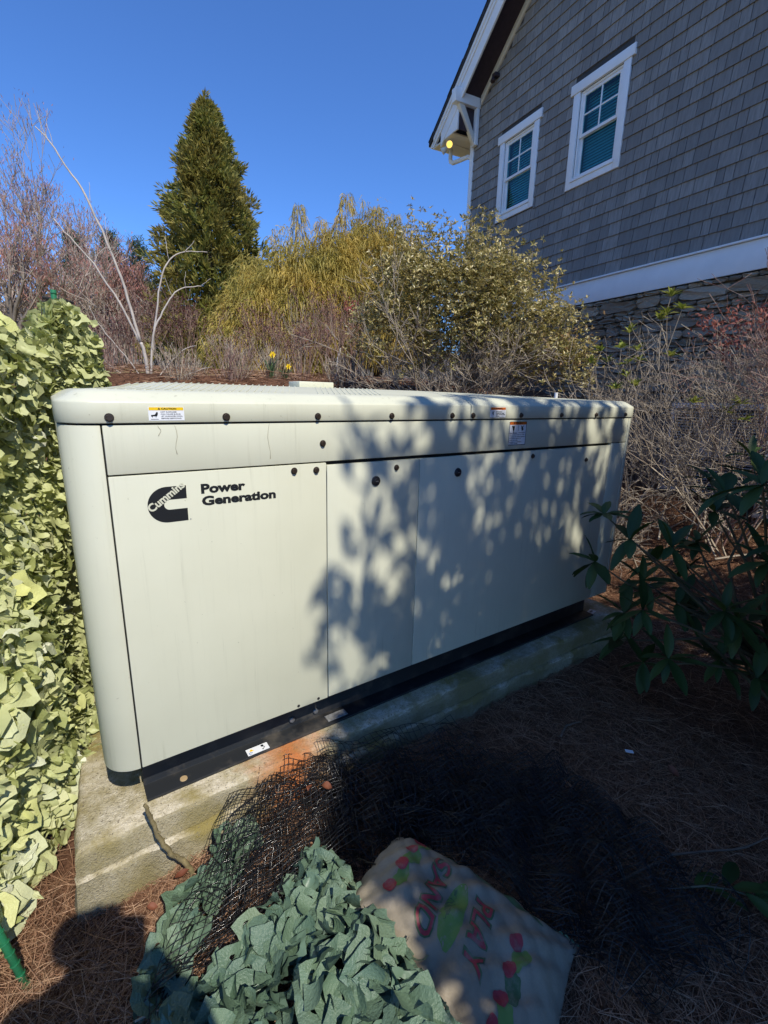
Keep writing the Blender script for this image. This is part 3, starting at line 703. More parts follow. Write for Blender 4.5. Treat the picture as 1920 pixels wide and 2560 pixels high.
    # small dark security lamp under the rake
    MB().box((.50, -.12, 7.36), (.60, -.02, 7.42)).cyl((.52, -.10, 7.36), (.1, -.3, -1), .03, .045, h=.07, n=12).obj('security_lamp', M_SOFFIT, H, bevel=.003)
    # stone base
    Fd = MB().box((-.19, .03, -1.0), (S1, .5, 3.10)).box((-.19, .5, -1), (.3, 10, 3.1)).obj('foundation', M_MORTAR, H)
    r = random.Random(21); z = 3.085; n = 0
    protos = []
    for k in range(14):
        bm = bmesh.new(); bmesh.ops.create_cube(bm, size=1); bmesh.ops.subdivide_edges(bm, edges=bm.edges, cuts=2, use_grid_fill=True)
        for v in bm.verts:
            c = v.co; q = 1-.07*(abs(c.x*2)**4*abs(c.z*2)**2+abs(c.z*2)**4)
            v.co = Vector((c.x*q, c.y, c.z*(1-.14*abs(c.x*2)**5*r.uniform(.0, 2))))+Vector((r.uniform(-.06, .06), r.uniform(-.16, .16), r.uniform(-.09, .09)))
        me = bpy.data.meshes.new('stone'); bm.to_mesh(me); bm.free(); me.materials.append(M_STONE); protos.append(me)
    while z > 1.5:
        h = r.choice((.045, .06, .075, .095, .12, .14))*r.uniform(.9, 1.1); s = 2.5+r.uniform(0, .2)
        while s < 6.6:
            l = min(.62, h*r.uniform(1.6, 4.6))
            o = link('stone', r.choice(protos), Fd); o.location = (s+l/2, .028-r.uniform(0, .015), z-h/2); o.scale = (l*.98, .11, h*.97); o.rotation_euler = (r.uniform(-.08, .08), r.uniform(-.05, .05), r.uniform(-.05, .05))
            s += l+.008; n += 1
        z -= h+.008
        if n > 285: break
    return H
house()

# ------------------------------------------------------------------ vegetation helpers
def grow(base, dirs, L, r, depth, nseg=4, split=(2, 3), shrink=.62, bend=.18, up=.05, spread=.6, rmin=.0025, rnd=None, segs=None, tips=None, along=True):
    rnd = rnd or random
    stack = [(Vector(base), Vector(d).normalized(), L*rnd.uniform(.8, 1.15), r, 0) for d in dirs]
    while stack:
        p, d, l, rr, lv = stack.pop()
        pts = [p.copy()]; cur = p.copy(); dd = d.copy()
        for i in range(nseg):
            dd = (dd+Vector((rnd.gauss(0, bend), rnd.gauss(0, bend), rnd.gauss(0, bend)+up))).normalized()
            nx = cur+dd*(l/nseg); r0 = max(rmin, rr*(1-.5*i/nseg)); r1 = max(rmin, rr*(1-.5*(i+1)/nseg))
            segs.append((tuple(cur), tuple(nx), r0, r1, lv)); cur = nx; pts.append(cur.copy())
            if lv < depth and along and i >= 1 and rnd.random() < .75:
                sd_ = (dd+Vector((rnd.gauss(0, spread), rnd.gauss(0, spread), rnd.gauss(0, spread*.7)))).normalized()
                stack.append((cur.copy(), sd_, l*shrink*rnd.uniform(.6, 1.1), r1*.6, lv+1))
        if lv < depth:
            for k in range(rnd.randint(*split)):
                sd_ = (dd+Vector((rnd.gauss(0, spread), rnd.gauss(0, spread), rnd.gauss(0, spread*.7)))).normalized()
                stack.append((cur.copy(), sd_, l*shrink*rnd.uniform(.8, 1.15), r1*.75, lv+1))
        elif tips is not None: tips.append((tuple(cur), tuple(dd)))
def segobj(name, segs, mat, parent, cond=None, n=3, kind=None):
    s = [q for q in segs if cond is None or cond(q)]
    if not s: return None
    A = np.array([q[0]+q[1]+(q[2], q[3]) for q in s]); loc = np.array(parent.location) if parent is not None else np.zeros(3)
    me = seg_mesh(name, A[:, :3]-loc, A[:, 3:6]-loc, A[:, 6], A[:, 7], mat, n)
    o = link(name, me, parent)
    if kind: o['kind'] = kind
    return o
def leaves_at(name, P, D, L, Wd, mat, parent, kind='stuff', N=None, fold=.25, curl=.15):
    loc = np.array(parent.location)
    if N is None: N = rsph(len(P))+np.array([0, 0, .6])
    o = link(name, leaf_mesh(name, np.asarray(P)-loc, D, N, L, Wd, mat, fold, curl), parent)
    if kind: o['kind'] = kind
    return o

# ------------------------------------------------------------------ tall evergreen (arborvitae)
def arborvitae():
    bx, by = 3.72, 12.1; bz = float(gz(bx, by)); top = 8.35
    T = empty('evergreen_tree', (bx, by, bz), 'tall cone-shaped dark green evergreen tree against the blue sky', 'tree')
    MB().tube([(0, 0, -.1), (.03, 0, 2), (.06, -.03, 4.4), (.08, -.05, top-bz-.3)], [.16, .11, .06, .015], 8).obj('trunk', M_BARK, T, sm=True)
    n = 5000; h = rng.random(n)**.8
    z = bz+.2+h*(top-bz-.2)
    prof = 1.78*np.clip(1-h, 0, 1)**.74*(1-.15*np.exp(-h*9))+.04
    a = rng.random(n)*2*np.pi
    lob = 1+.15*np.sin(a*5+z*2.1)+.13*np.sin(a*9-z*3.7)+.12*np.sin(z*5.5+a*2)+.10*np.sin(z*9.7-a*6)
    rr = prof*lob*np.where(rng.random(n) < .25, rng.uniform(.1, .6, n), .52+.42*rng.random(n)**.5+.20*rng.random(n)**9)
    C = np.stack([bx+.02*z+np.cos(a)*rr, by+np.sin(a)*rr, z], -1)
    out = np.stack([np.cos(a), np.sin(a), np.full(n, .55)], -1)
    # every spray is a fan of blades
    k = 13
    cdir = nrm(nrm(out)+rng.normal(0, .38, (n, 3))); cside = nrm(np.cross(cdir, rsph(n))); fan = np.tile(np.linspace(-1, 1, k), n)[:, None]
    P = np.repeat(C, k, 0)+np.repeat(cside, k, 0)*fan*.07+np.repeat(cdir, k, 0)*rng.uniform(-.05, .12, (n*k, 1)); O = np.repeat(cdir, k, 0)
    D = nrm(O+np.repeat(cside, k, 0)*fan*.75+rng.normal(0, .16, (n*k, 3))); L = rng.uniform(.10, .26, n*k)*np.repeat(1-.35*h, k); W = L*rng.uniform(.16, .32, n*k)
    m = leafy('arborvitae_spray', [(.06, .085, .022), (.17, .20, .04), (.30, .30, .065), (.46, .39, .11)], .6, .35, clump=(.30, .21, .06), clumpscale=1.3)
    leaves_at('crown', P, D, L, W, m, T, N=nrm(np.cross(D, rsph(n*k))), curl=-.12)
    # leader tips
    nt_ = 160; zz = rng.uniform(top-.7, top+.28, nt_); rr = (top+.32-zz)*.22*rng.random(nt_); a = rng.random(nt_)*6.28
    P = np.stack([bx+.15+np.cos(a)*rr, by+np.sin(a)*rr, zz], -1)
    leaves_at('top_shoot', P, nrm(np.stack([np.cos(a), np.sin(a), np.full(nt_, 1.3)], -1)+rng.normal(0, .3, (nt_, 3))), rng.uniform(.10, .2, nt_), rng.uniform(.02, .045, nt_), m, T)
arborvitae()

# ------------------------------------------------------------------ weeping golden cypress (two)
M_GOLD = leafy('golden_thread_foliage', [(.38, .27, .05), (.54, .39, .08), (.68, .49, .14), (.42, .33, .07)], .6, .35, clump=(.20, .24, .06), clumpscale=1.7)
M_GOLD2 = leafy('bronze_thread_foliage', [(.32, .25, .05), (.52, .37, .08), (.68, .45, .11), (.38, .32, .08)], .6, .4, clump=(.26, .28, .08), clumpscale=1.7)
def weeping(name, label, x, y, domes, mat, peaks, n=12500):
    z0 = float(gz(x, y)); T = empty(name, (x, y, z0), label, 'tree', 'weeping golden cypresses behind the generator')
    tr = MB().tube([(0, 0, -.1), (.05, .02, 1), (.0, 0, 2.0)], [.1, .07, .03], 8)
    for px, py, pz in peaks: tr.tube([(0, 0, 1.2), ((px-x)*.6, (py-y)*.6, (1.2+pz-z0)/2), (px-x, py-y, pz-z0)], [.05, .03, .008], 6)
    tr.obj('trunk', M_BARK, T, sm=True)
    PT = []; W = []
    tot = sum(d[3]*d[4] for d in domes)
    for (cx, cy, cz, R, Hh) in domes:
        m = int(n*R*Hh/tot)
        v = rsph(m); v[:, 2] = np.abs(v[:, 2]); q = (.72+.30*rng.random(m))[:, None]
        lob = (1+.10*np.sin(np.arctan2(v[:, 1], v[:, 0])*7+cz)+.08*np.sin(np.arctan2(v[:, 1], v[:, 0])*13))[:, None]
        tier = (.5+.5*np.sin(v[:, 2]*Hh*15+np.arctan2(v[:, 1], v[:, 0])*2+cx*3))[:, None]; st = np.array([cx, cy, cz])+v*np.array([R, R, Hh])*q*lob*(.88+.14*tier)
        outw = v*np.array([1, 1, .35])+[0, 0, .25]; ln = rng.uniform(.06, .20, m)
        for kk in range(5):
            j = rng.normal(0, .05, (m, 3)); lk = ln*rng.uniform(.7, 1.2, m); sw = nrm(outw+rng.normal(0, .45, (m, 3)))*rng.uniform(.05, .12, (m, 1))
            a = st+j; b = a+sw*.9+np.c_[np.zeros((m, 2)), .02-lk*.12]; c = a+sw*1.5+np.c_[np.zeros((m, 2)), -lk*.5]; d = c+sw*.3+np.c_[np.zeros((m, 2)), -lk*.5]+rng.normal(0, .012, (m, 3))
            PT.append(np.stack([a, b, c, d], 1)); W.append(rng.uniform(.006, .015, m))
    PT = np.concatenate(PT)-np.array([x, y, z0]); W = np.concatenate(W)
    o = link('crown', strip_mesh('crown', PT, W, mat), T); o['kind'] = 'stuff'
    # arching tops
    PT = []
    for px, py, pz in peaks:
        m = 300; hh = rng.random(m)**1.1; a = rng.random(m)*6.28; r_ = .04+.20*hh*rng.uniform(.5, 1.5, m)
        st = np.stack([px+np.cos(a)*r_*.6, py+np.sin(a)*r_*.6, pz-hh*.75], -1); od = np.stack([np.cos(a), np.sin(a), np.zeros(m)], -1)*(.03+.06*rng.random(m))[:, None]; lk = rng.uniform(.05, .16, m)
        PT.append(np.stack([st, st+od+[0, 0, .02], st+od*1.5-np.c_[np.zeros((m, 2)), lk*.5], st+od*1.6-np.c_[np.zeros((m, 2)), lk]], 1))
    PT = np.concatenate(PT)-np.array([x, y, z0])
    o = link('top_shoot', strip_mesh('top_shoot', PT, rng.uniform(.006, .013, len(PT)), mat), T); o['kind'] = 'stuff'
weeping('weeping_cypress', 'golden weeping cypress with drooping threads, left of the bronze one', 3.75, 7.2,
        [(3.55, 7.2, 1.95, 1.05, 1.35), (3.9, 7.1, 2.7, .85, 1.6), (2.95, 7.3, 1.9, .7, 1.45), (4.25, 6.9, 2.4, .8, 1.6), (3.3, 7.2, 2.5, .7, 1.35), (4.5, 6.7, 3.1, .5, 1.45)], M_GOLD,
        [(3.92, 7.05, 4.85), (4.68, 6.66, 5.08), (4.25, 6.85, 4.62)])
weeping('weeping_cypress', 'bronze tinted weeping cypress nearest the house corner', 5.5, 6.8,
        [(5.5, 6.75, 2.2, .95, 2.0), (5.35, 6.85, 3.3, .68, 1.62), (5.85, 6.5, 2.9, .65, 1.75), (5.0, 6.9, 2.6, .6, 1.7)], M_GOLD2,
        [(5.4, 6.8, 5.05), (5.7, 6.6, 4.95), (5.1, 6.9, 4.75)], 10000)

# ------------------------------------------------------------------ broad azalea mound in the middle
def azalea():
    x, y = 3.85, 3.0; z0 = float(gz(x, y))
    T = empty('azalea_shrub', (x, y, z0), 'broad olive-leaved shrub with bare tangled lower branches behind the generator', 'shrub')
    segs = []; tips = []; r = random.Random(5)
    for i in range(44):
        a = r.uniform(0, 6.28); e = r.uniform(.25, 1.2)
        grow((x+r.uniform(-.35, .45), y+r.uniform(-.4, .3), z0-.05), [(math.cos(a)*math.cos(e)*1.1, math.sin(a)*math.cos(e)*.85, math.sin(e))], r.uniform(.62, .98), .017, 3, 4, (2, 3), .60, .16, .05, .5, .0022, r, segs, tips)
    def keep(s): return s[1][2] > z0-.1
    segobj('stem', segs, M_TWIG, T, lambda s: s[4] <= 1 and keep(s)); segobj('branch', segs, M_TWIG, T, lambda s: s[4] > 1 and keep(s), kind='stuff')
    # leafy upper shell
    pts = []
    lobes = [(3.45, 3.3, 2.3, .60, .66), (3.95, 2.92, 2.55, .80, .95), (4.45, 2.45, 2.35, .72, .85), (4.15, 2.7, 2.75, .55, .78), (3.55, 3.15, 2.75, .55, .78), (4.75, 2.05, 1.95, .5, .62), (4.2, 2.9, 2.1, .8, .7)]
    for (cx, cy, cz, R, Hh) in lobes:
        m = int(1500*R*Hh/.5); v = rsph(m); q = (.55+.49*rng.random(m)**.7)[:, None]
        v[:, 2] = np.where(v[:, 2] < -.35, -v[:, 2]*.6, v[:, 2])
        lob = (1+.12*np.sin(np.arctan2(v[:, 1], v[:, 0])*6+cx*5)+.1*np.sin(v[:, 2]*11+cx))[:, None]
        pts.append(np.array([cx, cy, cz])+v*np.array([R, R, Hh])*q*lob)
    C = np.concatenate(pts); n = len(C)
    # protruding shoots
    sh = [(3.55, 3.2, 3.62), (3.45, 3.28, 3.45), (4.05, 2.78, 3.55), (4.2, 2.62, 3.42), (4.55, 2.3, 3.3), (4.78, 2.1, 3.05), (3.85, 2.95, 3.45), (4.65, 2.2, 3.1), (3.7, 3.1, 3.5), (4.35, 2.5, 3.35)]
    ss = []; ex = []
    for px, py, pz in sh:
        b = Vector((px+r.uniform(-.12, .12), py+r.uniform(-.1, .1), pz-.6)); e = Vector((px, py, pz))
        ss.append((tuple(b), tuple(e), .006, .003, 9))
        for t in np.linspace(.35, 1, 7): ex.append(tuple(b.lerp(e, t)+Vector((r.gauss(0, .02), r.gauss(0, .02), 0))))
    segobj('shoot', ss, M_TWIG, T)
    C = np.concatenate([C, np.array(ex)]); n = len(C)
    k = 5; a0 = rng.random(n)*6.28
    tl = nrm(rng.normal(0, .5, (n, 3))+[0, -.15, 1.0])
    t1 = nrm(np.cross(tl, rsph(n))); t2 = np.cross(tl, t1)
    P = np.repeat(C, k, 0); A = np.repeat(a0, k)+np.tile(np.arange(k), n)*2.4+rng.normal(0, .3, n*k)
    D = nrm((np.repeat(t1, k, 0)*np.cos(A)[:, None]+np.repeat(t2, k, 0)*np.sin(A)[:, None])*.95+np.repeat(tl, k, 0)*rng.uniform(.1, .9, n*k)[:, None])
    L = rng.uniform(.034, .06, n*k); m = leafy('azalea_leaf', [(.14, .135, .035), (.29, .255, .075), (.46, .37, .14), (.60, .50, .25), (.22, .20, .05)], .36, .25, spec=.6)
    leaves_at('leaves', P, D, L, L*.36, m, T, N=np.repeat(tl, k, 0)+rng.normal(0, .3, (n*k, 3)))
    # tan withered leaves on the right shoulder
    m2 = leafy('withered_leaf', [(.30, .19, .09), (.42, .28, .15), (.26, .20, .05), (.36, .30, .07)], .6, .35)
    q = 420; P = np.stack([rng.normal(4.72, .22, q), rng.normal(2.0, .25, q), rng.normal(2.18, .17, q)], -1)
    leaves_at('withered_leaves', P, rsph(q), rng.uniform(.04, .07, q), rng.uniform(.018, .03, q), m2, T)
azalea()

# ------------------------------------------------------------------ twiggy bush by the right end + rosettes
def right_bush():
    x, y = 4.75, .35; z0 = float(gz(x, y))
    T = empty('bare_bush', (x, y, z0), 'grey-brown leafless bush with green leaf rosettes beside the right end of the generator', 'bush')
    segs = []; tips = []; r = random.Random(12)
    for i in range(42):
        a = r.uniform(0, 6.28); e = r.uniform(.35, 1.3)
        grow((x+r.uniform(-.45, .45), y+r.uniform(-.6, .6), z0-.05), [(math.cos(a)*math.cos(e)*.8, math.sin(a)*math.cos(e)*1.2, math.sin(e))], r.uniform(.70, 1.08), .012, 3, 4, (2, 3), .64, .19, .04, .55, .0019, r, segs, tips)
    for i in range(9):
        a = r.uniform(2.2, 4.4); grow((3.9+r.uniform(-.2, .4), .75+r.uniform(-.3, .5), float(gz(3.9, .8))), [(math.cos(a)*.6, math.sin(a)*.5, r.uniform(.3, 1))], r.uniform(.4, .6), .008, 3, 4, (2, 3), .64, .22, .02, .6, .0017, r, segs, tips)
    bad = lambda s: s[1][0] < 3.06 and s[1][1] < 1.3
    segobj('stem', segs, M_TWIG, T, lambda s: s[4] <= 1 and not bad(s)); segobj('branch', segs, M_TWIG, T, lambda s: s[4] > 1 and not bad(s), kind='stuff')
    mg = leafy('fresh_rosette_leaf', [(.15, .20, .03), (.27, .31, .05), (.40, .42, .10), (.20, .22, .035)], .4, .35, objrand=True)
    me = leaf_mesh('leaf', [[0, 0, 0]], [[1, 0, 0]], [[0, 0, 1]], [1], [.34], mg, .25, .12)
    spots = [(4.02, .46, 2.43), (4.1, .40, 2.34), (3.98, .50, 2.26), (4.0, .46, 2.30), (3.90, .69, 2.17), (3.86, .72, 2.05), (3.93, .62, 2.03), (3.88, .66, 1.92), (3.95, .60, 1.95), (3.80, .86, 2.03), (3.76, .92, 1.93), (3.84, .82, 1.94), (3.90, .66, 1.82), (3.94, .6, 1.74), (3.85, .72, 1.72), (4.08, .42, 1.98), (4.3, -.05, 1.62), (4.28, .02, 1.55), (4.25, -.12, 1.50), (4.1, .2, 1.62)]
    ss = []
    n = 0
    for (px, py, pz) in spots:
        b = Vector((px+r.uniform(-.05, .12), py+r.uniform(-.1, .1), pz-r.uniform(.35, .6))); b2 = Vector((px, py, pz)); mm = b.lerp(b2, .5)+Vector((r.uniform(-.05, .05), r.uniform(-.05, .05), 0)); ss += [(tuple(b), tuple(mm), .0045, .0038, 0), (tuple(mm), (px, py, pz), .0038, .003, 0)]
        for k in range(r.randint(10, 13)):
            o = link('leaf', me, T); a = r.uniform(0, 6.28); e = r.uniform(-.1, 1.0); D = Vector((math.cos(a)*math.cos(e), math.sin(a)*math.cos(e), math.sin(e)))
            o.location = Vector((px, py, pz))-Vector(T.location); o.rotation_euler = D.to_track_quat('X', 'Z').to_euler(); s_ = r.uniform(.065, .105); o.scale = (s_, s_, s_); n += 1
    segobj('shoot', ss, M_TWIG, T, kind='stuff')
    U = empty('red_berry_bush', (4.9, -.15, z0), 'leafless bush with dull red withered leaf clusters at the right edge under the stone base', 'bush')
    segs = []
    for i in range(20):
        a = r.uniform(0, 6.28); grow((4.8+r.uniform(-.3, .3), -.15+r.uniform(-.4, .3), z0), [(math.cos(a)*.35, math.sin(a)*.4, 1)], r.uniform(.9, 1.2), .011, 3, 3, (2, 3), .62, .14, .06, .5, .002, r, segs, tips)
    segobj('branch', segs, M_TWIG_RED, U)
    mr = leafy('red_withered_leaf', [(.24, .07, .055), (.33, .12, .09), (.18, .06, .05)], .6, .3)
    q = 520; ctr = np.array([(4.14, .2, 2.22), (4.3, .05, 2.26), (4.5, -.05, 2.3), (4.6, -.1, 2.15), (4.75, -.2, 2.38), (4.25, .1, 2.12), (4.85, -.15, 2.2)])
    P = ctr[rng.integers(0, len(ctr), q)]+rng.normal(0, .06, (q, 3)); D = rsph(q)-[0, 0, .6]
    leaves_at('withered_leaves', P, D, rng.uniform(.03, .055, q), rng.uniform(.014, .022, q), mr, U)
right_bush()

# ------------------------------------------------------------------ smaller shrubs behind the generator
def stem_clump(name, label, x, y, h, w, nst, mat, cat='shrub', group=None, depth=2, leafmat=None, rr=.006, seed=1, up=.1, nleaf=0):
    z0 = float(gz(x, y)); T = empty(name, (x, y, z0), label, cat, group); segs = []; tips = []; r = random.Random(seed)
    for i in range(nst):
        a = r.uniform(0, 6.28); q = r.uniform(0, 1)
        grow((x+math.cos(a)*w*.25*q, y+math.sin(a)*w*.25*q, z0-.03), [(math.cos(a)*w/h*.5*q, math.sin(a)*w/h*.5*q, 1)], h*r.uniform(.5, .72), rr, depth, 3, (1, 3), .55, .10, up, .32, .0022, r, segs, tips)
    segobj('stem', segs, mat, T, kind='stuff' if depth == 1 or cat == 'grass tuft' else None)
    if leafmat and nleaf:
        P = np.array([t[0] for t in tips]); i = rng.integers(0, len(P), nleaf); D = rsph(nleaf)+[0, 0, .4]
        leaves_at('leaves', P[i]+rng.normal(0, .035, (nleaf, 3)), D, rng.uniform(.02, .045, nleaf), rng.uniform(.012, .022, nleaf), leafmat, T)
    return T
M_RUST = leafy('rusty_dried_leaf', [(.12, .05, .035), (.20, .085, .06), (.27, .13, .09), (.16, .08, .05)], .7, .2)
M_CRIM = leafy('dark_crimson_leaf', [(.055, .018, .018), (.10, .032, .03), (.15, .05, .045)], .6, .25)
stem_clump('barberry_shrub', 'rust-tipped shrub just left of the pale upright stems', 2.68, 5.35, .80, .8, 26, M_TWIG_RED, seed=3, leafmat=M_RUST, nleaf=700)
stem_clump('hydrangea_clump', 'clump of pale grey upright bare stems in the middle of the bed', 3.08, 5.3, 1.02, .62, 22, M_TWIG, depth=1, seed=4, rr=.009, leafmat=M_RUST, nleaf=160)
stem_clump('barberry_shrub', 'rust-coloured shrub between the pale upright stems and the bare fan of stems', 3.55, 5.2, .98, .7, 24, M_TWIG_RED, seed=5, leafmat=M_RUST, nleaf=620)
stem_clump('hydrangea_clump', 'dark fan of bare stems standing nearest the generator roof', 3.42, 4.35, .95, .85, 24, M_TWIG_RED, depth=1, seed=6, rr=.008, leafmat=M_RUST, nleaf=260)
stem_clump('barberry_shrub', 'dark crimson shrub behind the pale branching shrub', 1.72, 6.6, .95, 1.1, 26, M_TWIG_RED, seed=7, leafmat=M_CRIM, nleaf=1500)
stem_clump('barberry_shrub', 'low tan and crimson shrub right of the dark crimson one', 2.25, 6.0, .62, .9, 22, M_TWIG, seed=8, leafmat=M_RUST, nleaf=350)
stem_clump('barberry_shrub', 'brown twiggy shrub at the left behind the netting', .95, 6.6, .85, 1.0, 22, M_TWIG_RED, seed=9, leafmat=M_CRIM, nleaf=380)
stem_clump('grass_tuft', 'tan tuft of dry grass stems left of the rust-tipped shrub', 2.1, 5.0, .35, .5, 40, M_TWIG, cat='grass tuft', depth=0, seed=10, rr=.003)
stem_clump('grass_tuft', 'tan dry stems just above the generator roof under the pale branching shrub', 1.35, 4.45, .30, .6, 46, M_TWIG, cat='grass tuft', depth=0, seed=13, rr=.003)
stem_clump('grass_tuft', 'tan dry stems between the two daffodils', 2.36, 4.62, .42, .45, 46, M_TWIG, cat='grass tuft', depth=1, seed=14, rr=.003)
stem_clump('grass_tuft', 'tan dry stems left of the pale daffodil clump', 1.85, 4.5, .40, .6, 46, M_TWIG, cat='grass tuft', depth=1, seed=15, rr=.003)
stem_clump('barberry_shrub', 'rust-brown shrub just right of the single bright daffodil', 2.75, 4.55, .62, .55, 26, M_TWIG_RED, seed=16, leafmat=M_RUST, nleaf=420)
stem_clump('barberry_shrub', 'low brown shrub at the foot of the pale branching shrub, left side', .55, 4.9, .5, .6, 22, M_TWIG_RED, seed=17, leafmat=M_CRIM, nleaf=260)
for k, (tx, ty, th, lab) in enumerate(((1.05, 4.0, .34, 'low tan dry stems right of the pale shrub foot, close to the roof'), (1.62, 4.02, .40, 'tan and brown stems in the middle of the mulch strip left of the daffodils'), (3.0, 3.9, .42, 'brown stems right of the single daffodil, behind the vent block'), (.35, 4.1, .36, 'brown stems beside the right edge of the netting'))):
    stem_clump('grass_tuft', lab, tx, ty, th, .55, 44, (M_TWIG, M_TWIG_RED)[k % 2], cat='grass tuft', depth=1, seed=50+k, rr=.003)
stem_clump('nandina_shrub', 'green shrub with a bright red leaf cluster on top, beside the broad olive shrub', 4.05, 5.4, 1.15, .55, 16, M_TWIG_RED, seed=11, leafmat=leafy('olive_small_leaf', [(.09, .10, .03), (.16, .15, .05), (.20, .10, .05)], .5, .3), nleaf=900)
t = [o for o in COL.objects if o.name.startswith('nandina')][0]
q = 90; leaves_at('red_leaves', np.array([3.92, 5.25, float(gz(4, 5.4))+1.08])+rng.normal(0, .06, (q, 3)), rsph(q)+[0, 0, .3], rng.uniform(.05, .08, q), rng.uniform(.02, .03, q), leafy('bright_red_leaf', [(.42, .06, .06), (.55, .14, .12)], .5, .3), t)

# pale smooth-barked open shrub
def pale_shrub():
    x, y = .82, 4.36; z0 = float(gz(x, y)); T = empty('pale_bark_shrub', (x, y, z0), 'open leafless shrub with long pale smooth stems, one arching far up left', 'shrub')
    mb = MB()
    def st(pts, r0, r1, nm='stem'):
        P = [Vector(p) for p in pts]; Q = []
        for i in range(len(P)-1):
            for k in range(4):
                t_ = k/4; p0, p1, p2, p3 = P[max(i-1, 0)], P[i], P[i+1], P[min(i+2, len(P)-1)]
                Q.append(.5*((2*p1)+(p2-p0)*t_+(2*p0-5*p1+4*p2-p3)*t_*t_+(3*p1-p0-3*p2+p3)*t_**3)+Vector((random.gauss(0, .004), random.gauss(0, .004), random.gauss(0, .004))))
        Q.append(P[-1]); Q = [q-Vector((x, y, z0)) for q in Q]
        MB().tube(Q, [.8*(r0+(r1-r0)*i/(len(Q)-1)) for i in range(len(Q))], 7).obj(nm, M_TWIG_PALE, T, sm=True)
    st([(.82, 4.36, 1.4), (.81, 4.36, 1.95), (.78, 4.36, 2.12)], .026, .022)
    st([(.78, 4.36, 2.12), (.70, 4.38, 2.55), (.60, 4.40, 2.95), (.45, 4.40, 3.38), (.32, 4.41, 3.62), (.17, 4.43, 3.86), (.08, 4.44, 3.95)], .020, .006)
    st([(.17, 4.43, 3.86), (.13, 4.43, 3.95), (.11, 4.43, 4.08)], .006, .003, 'twig'); st([(.2, 4.43, 3.82), (.17, 4.43, 4.0)], .004, .002, 'twig')
    st([(.78, 4.36, 2.10), (.62, 4.37, 2.48), (.42, 4.39, 2.84), (.24, 4.40, 3.05), (.13, 4.42, 3.2)], .016, .005); st([(.24, 4.40, 3.05), (.22, 4.40, 3.2)], .004, .002, 'twig')
    st([(.84, 4.35, 1.7), (.90, 4.33, 2.2), (1.02, 4.31, 2.45), (1.12, 4.29, 2.62), (1.25, 4.27, 2.72), (1.42, 4.24, 2.75)], .017, .005)
    st([(.86, 4.35, 1.9), (.93, 4.35, 2.3), (1.02, 4.33, 2.75), (1.12, 4.32, 2.98), (1.28, 4.28, 3.08), (1.50, 4.22, 3.10)], .015, .005); st([(1.28, 4.28, 3.08), (1.38, 4.26, 3.2)], .005, .002, 'twig'); st([(1.12, 4.32, 2.98), (1.10, 4.33, 3.2)], .005, .002, 'twig')
    st([(1.25, 4.27, 2.72), (1.27, 4.27, 2.88)], .004, .002, 'twig'); st([(1.12, 4.3, 2.6), (1.06, 4.3, 2.8)], .004, .002, 'twig'); st([(1.42, 4.24, 2.75), (1.52, 4.22, 2.84)], .004, .002, 'twig')
    st([(.84, 4.36, 1.65), (1.02, 4.3, 1.9), (1.2, 4.25, 2.08), (1.32, 4.22, 2.12)], .010, .003); st([(.80, 4.36, 1.65), (.62, 4.4, 1.98), (.42, 4.42, 2.25), (.34, 4.43, 2.45)], .010, .003)
    st([(.80, 4.36, 1.6), (.58, 4.4, 1.78), (.38, 4.42, 1.95)], .008, .003); st([(.9, 4.34, 1.62), (1.2, 4.26, 1.8), (1.5, 4.18, 1.92)], .008, .003)
    st([(.42, 4.39, 2.84), (.50, 4.38, 2.98), (.62, 4.36, 3.02)], .004, .002, 'twig'); st([(.6, 4.4, 2.95), (.56, 4.4, 3.15), (.57, 4.4, 3.3)], .004, .002, 'twig'); st([(.45, 4.4, 3.38), (.46, 4.4, 3.58)], .004, .002, 'twig')
pale_shrub()

# daffodils
def daffodil(x, y, hh, nf, label):
    z0 = float(gz(x, y)); T = empty('daffodil', (x, y, z0), label, 'flower', 'daffodils in the bed'); mb = MB(); r = random.Random(int(x*100))
    n = 26; a = rng.random(n)*6.28; l = rng.uniform(.6, 1.0, n)*hh; o = np.stack([np.cos(a), np.sin(a), np.zeros(n)], -1)
    PT = np.stack([o*.02, o*.03+np.c_[np.zeros((n, 2)), l*.45], o*.06+np.c_[np.zeros((n, 2)), l*.8], o*.10+np.c_[np.zeros((n, 2)), l]], 1)
    link('leaves', strip_mesh('leaves', PT, np.full(n, .012), leafy('daffodil_leaf', [(.06, .11, .05), (.12, .18, .09)], .5, .2)), T)
    for k in range(nf):
        p = Vector((r.uniform(-.05, .05), r.uniform(-.05, .02), hh*r.uniform(.95, 1.2)))
        MB().tube([(0, 0, 0), p*.5+Vector((0, 0, .02)), p], .004, 5).obj('stalk', plain('green_stalk', (.10, .17, .06), .5), T)
        f = MB()
        for i in range(6):
            a = i*math.pi/3; u = Vector((math.cos(a), -.3, math.sin(a))); v = Vector((-math.sin(a), 0, math.cos(a)))
            f.poly([p, p+u*.02+v*.012, p+u*.042, p+u*.02-v*.012])
        f.cyl(p, (0, -1, .1), .008, .014, h=.022, n=10, cap=False)
        f.obj('bloom', plain('daffodil_yellow', (.85, .62, .02), .5), T)
daffodil(2.29, 4.48, .26, 2, 'pale daffodil clump with two small yellow blooms, left of the rust-tipped shrub')
daffodil(2.44, 4.38, .14, 1, 'single bright yellow daffodil just above the generator roof')

